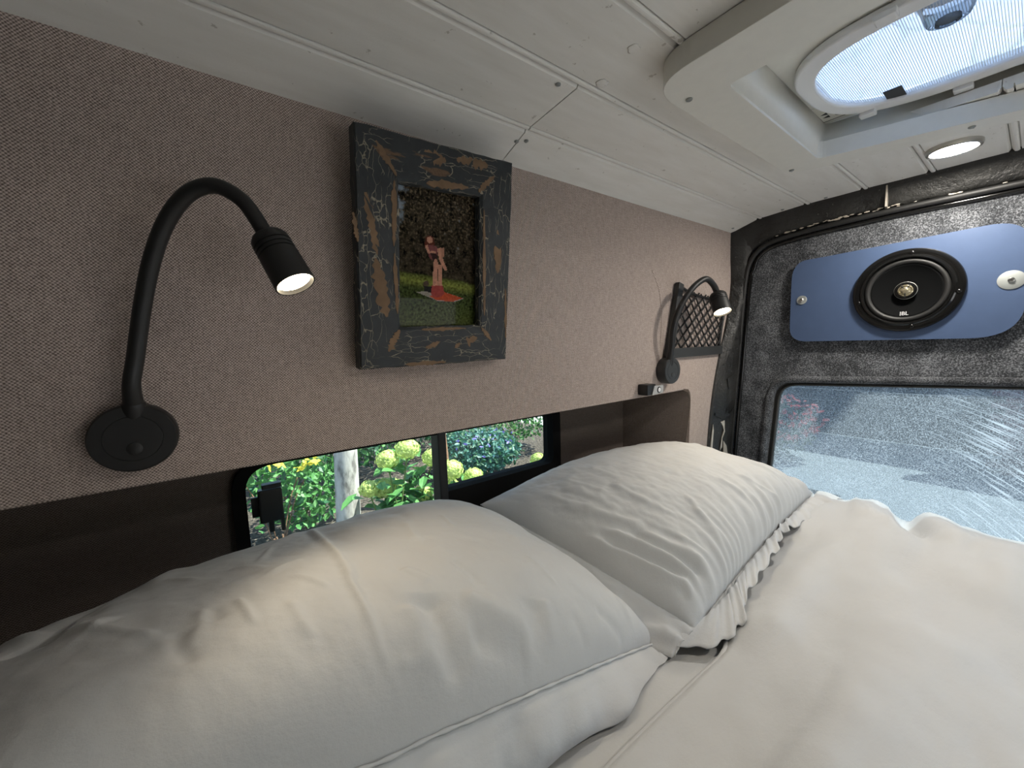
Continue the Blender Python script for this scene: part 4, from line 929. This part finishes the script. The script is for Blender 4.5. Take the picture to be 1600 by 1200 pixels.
# tree with a pale trunk and a high crown that dapples the bed below
tr = thing('garden_tree', (.72, 3.25, 0), 'tree with a pale grey trunk standing among the bushes outside the sliding window', 'tree')
obj('trunk', tube(bmesh.new(), [(.70, 3.25, 0), (.715, 3.25, .3), (.727, 3.25, .75), (.735, 3.25, 1.1), (.74, 3.27, 1.8), (.76, 3.3, 2.8)], lambda s: .098 - .02 * s + .03 * max(0, 1 - s * 8), 24, 8), M['bark'], tr, True)
for k in range(6):
    a = k * 1.05; obj('branch', tube(bmesh.new(), [(.755, 3.3, 2.5), (.755 + .5 * math.cos(a), 3.3 + .5 * math.sin(a), 3.1), (.755 + 1.2 * math.cos(a), 3.3 + 1.2 * math.sin(a), 3.6)], .03, 8, 4), M['bark'], tr, True)
leaves('crown', (0, 5.4, 4.2), (1.5, 1.5, .8), 700, .12, M['leaf'], tr, .2)
sp_ = [('bright green bush with small leaves seen past the window latch', .26, 3.75, 1.22, .46, 420, .075, 'leaf', 'leaf_dark'),
       ('low leafy bush beside the pale tree trunk', .55, 4.3, .75, .45, 700, .08, 'leaf', 'leaf_dark'),
       ('tall dark green bush behind the pale tree trunk', 1.15, 5.4, 1.5, .75, 1500, .09, 'leaf_dark', 'leaf'),
       ('dark bush at the back of the garden behind the hydrangea', 2.3, 6.2, 1.3, .8, 1500, .09, 'leaf_dark', 'leaf'),
       ('dense blue green lavender clump behind the second window pane', 2.75, 4.6, .62, .62, 2600, .07, 'leaf_blue', 'leaf_dark'),
       ('loose green shrub at the far end of the second window pane', 3.9, 5.2, 1.35, .65, 1300, .08, 'leaf', 'leaf_dark'),
       ('dark spreading shrub beyond the lavender', 3.3, 6.8, 1.0, .9, 1600, .08, 'leaf_dark', 'leaf'),
       ('dark shrub at the back behind the bright green bush', .1, 6.4, 1.5, .9, 1500, .1, 'leaf_dark', 'leaf'),
       ('round dark shrub far behind the mulch bed', -.9, 5.4, 1.2, .7, 1200, .09, 'leaf_dark', 'leaf')]
for lb, x, y, h, r, n, s_, m_, m2 in sp_:
    q = shrub(lb, x, y, h, r, n, s_, m_, mats2=m2)
    if m_ == 'leaf_blue': leaves('blossom', (x, y, .45), (.6, .6, .24), 120, .05, M['violet_petal'], q, .8)
yl = shrub('sprig of yellow leaves hanging by the top of the sliding window', .22, 2.45, 1.36, .16, 40, .05, 'leaf')
leaves('yellow_foliage', (.14, 2.3, 1.235), (.09, .1, .05), 34, .042, M['leaf_yellow'], yl, .2, 1); leaves('yellow_foliage', (.325, 2.25, 1.195), (.055, .08, .05), 22, .042, M['leaf_yellow'], yl, .2, 1); leaves('yellow_foliage', (.52, 2.3, 1.25), (.05, .06, .035), 14, .042, M['leaf_yellow'], yl, .2, 1)
# hydrangeas: stems, big leaves and lime flower heads, each a part
lf = [(0, 0, 0), (.3, .26, .05), (.7, .20, .03), (1, 0, -.06), (.7, -.20, .03), (.3, -.26, .05), (.5, 0, -.03)]
lfF = [(0, 6, 1), (1, 6, 2), (2, 6, 3), (3, 6, 4), (4, 6, 5), (5, 6, 0)]
lm = bpy.data.meshes.new('leaf'); lm.from_pydata(lf, [], lfF); lm.materials.append(M['leaf'])
V, F = [], []
for k in range(150):
    z = 1 - 2 * (k + .5) / 150; a = k * 2.39996; rr = math.sqrt(1 - z * z); d = Vector((rr * math.cos(a), rr * math.sin(a), z * .8)); x, y, zz_ = frame_axes(d); o = len(V); s_ = .19
    d = d * random.uniform(.86, 1.08); V += [d * 1.02, d * .97 + x * s_, d * .97 + y * s_, d * .97 - x * s_, d * .97 - y * s_]; F += [(o, o + 1, o + 2), (o, o + 2, o + 3), (o, o + 3, o + 4), (o, o + 4, o + 1)]
hm = bpy.data.meshes.new('flower_head'); hm.from_pydata([tuple(v) for v in V], [], F); hm.materials.append(M['floret'])
def hydrangea(label, base, heads, nleaf, hr=.085):
    t = thing('hydrangea', base, label, 'hydrangea', 'hydrangeas outside the sliding window'); inv = t.matrix_basis.copy(); inv.translation = Vector(base); inv = inv.inverted()
    for hx_, hy_, hz_ in heads:
        o = bpy.data.objects.new('flower_head', hm); COL.objects.link(o); s_ = hr * random.uniform(.85, 1.1); o.matrix_world = Matrix.Translation((hx_, hy_, hz_)) @ Matrix.Rotation(random.random() * 6, 4, 'Z') @ Matrix.Scale(s_, 4); o.parent = t; o.matrix_parent_inverse = inv
        b = Vector((base[0] + random.uniform(-.1, .1), base[1] + random.uniform(-.1, .1), 0))
        obj('stem', tube(bmesh.new(), [b, b.lerp(Vector((hx_, hy_, hz_)), .5) + Vector((0, 0, .05)), (hx_, hy_, hz_ - .03)], .006, 6, 4), M['stem'], t)
    for k in range(nleaf):
        hx_, hy_, hz_ = random.choice(heads); z = random.uniform(.5, .97) * hz_; f = z / hz_
        p = Vector((base[0] + (hx_ - base[0]) * f + random.uniform(-.08, .18), base[1] + (hy_ - base[1]) * f + random.uniform(-.16, .10) + .05, z)); an = random.uniform(0, 6.28)
        o = bpy.data.objects.new('leaf', lm); COL.objects.link(o); o.matrix_world = Matrix.Translation(p) @ Matrix.Rotation(an, 4, 'Z') @ Matrix.Rotation(random.uniform(-.5, .7), 4, 'Y') @ Matrix.Rotation(random.uniform(-.5, .5), 4, 'X') @ Matrix.Scale(random.uniform(.12, .19), 4); o.parent = t; o.matrix_parent_inverse = inv
hydrangea('leafy hydrangea with lime green flower heads seen just before the window mullion', (1.02, 2.85, 0), [(1.07, 2.8, 1.03), (.93, 2.85, .965), (1.25, 2.75, .94), (.80, 2.9, .76), (.93, 2.95, .72), (1.22, 2.9, .62), (1.05, 3.1, .66)], 170)
hydrangea('small hydrangea with two lime heads just past the window mullion', (1.55, 2.65, 0), [(1.33, 2.6, .86), (1.52, 2.6, .765), (1.35, 2.68, .70), (1.55, 2.7, .66)], 70)
hydrangea('single lime hydrangea head at the lower end of the second pane', (2.45, 2.9, 0), [(2.44, 2.9, .645), (2.62, 3.0, .55)], 14)
po = thing('timber_post', (2.95, 6.0, 0), 'pale timber post standing far back in the garden', 'post'); obj('shaft', nbox((2.92, 5.97, 0), (3.02, 6.03, 1.7), .008), M['bark'], po); obj('cap', nbox((2.905, 5.955, 1.69), (3.035, 6.045, 1.73), .01), M['bark'], po)
tk = thing('garden_tree', (1.95, 3.9, 0), 'thin brown trunk outside the second window pane', 'tree'); obj('trunk', tube(bmesh.new(), [(1.93, 3.9, 0), (1.92, 3.9, .5), (1.90, 3.95, 1.2), (1.95, 4.0, 2.4)], .045, 12, 6), M['twig'], tk, True); leaves('crown', (2.7, 4.9, 3.1), (.9, .9, .55), 500, .11, M['leaf'], tk, .2)

# beyond the rear window
ga = struct('exterior_wall', (8.6, 0, 0))
for k in range(16): obj('cladding_board', nbox((8.6, -.55, .02 + k * .2), (8.67, 6.5, .02 + k * .2 + .19), .006), M['slate_paint'], ga)
bw = struct('exterior_pier', (7.6, -1.4, 0))
bmq = nbox((0, 0, 0), (.22, .215, .065), .004); bq = bpy.data.meshes.new('brick'); bmq.to_mesh(bq); bmq.free(); bq.materials.append(M['brick'])
for r_ in range(30):
    for k in range(7):
        o = bpy.data.objects.new('brick', bq); COL.objects.link(o); o.location = (7.6 + random.uniform(-.004, .004), -1.38 + k * .226 + (.11 if r_ % 2 else 0), r_ * .075); o.parent = bw; o.matrix_parent_inverse = Matrix.Translation(bw.location).inverted()
obj('mortar', nbox((7.61, -1.38, 0), (7.81, .20, 2.24)), M['paving'], bw)
rs_ = shrub('red flowered bush blurred behind the scratched rear window', 6.6, 2.25, .85, .5, 700, .08, 'leaf_dark', name='flowering_bush'); leaves('blossom', (6.5, 2.2, .6), (.5, .5, .32), 260, .095, M['red_petal'], rs_, .8)

# unseen tree, added so its crown keeps direct sun off the roof vent
ot = thing('added_shade_tree', (4.4, -4.2, 0), 'added out of view tree whose crown shades the roof vent from the sun', 'tree')
obj('trunk', tube(bmesh.new(), [(4.4, -4.2, 0), (4.35, -4.1, 1.5), (4.1, -3.6, 3.0), (3.4, -2.2, 4.1), (2.0, -.9, 4.5), (1.3, -.4, 4.55)], lambda s: .16 - .13 * s, 14, 6), M['bark'], ot, True)
leaves('crown', (1.75, -.55, 4.5), (.95, .8, .35), 1900, .17, M['leaf'], ot, .1)
leaves('crown', (3.3, -2.4, 4.9), (1.2, 1.2, .6), 900, .18, M['leaf'], ot, .1)
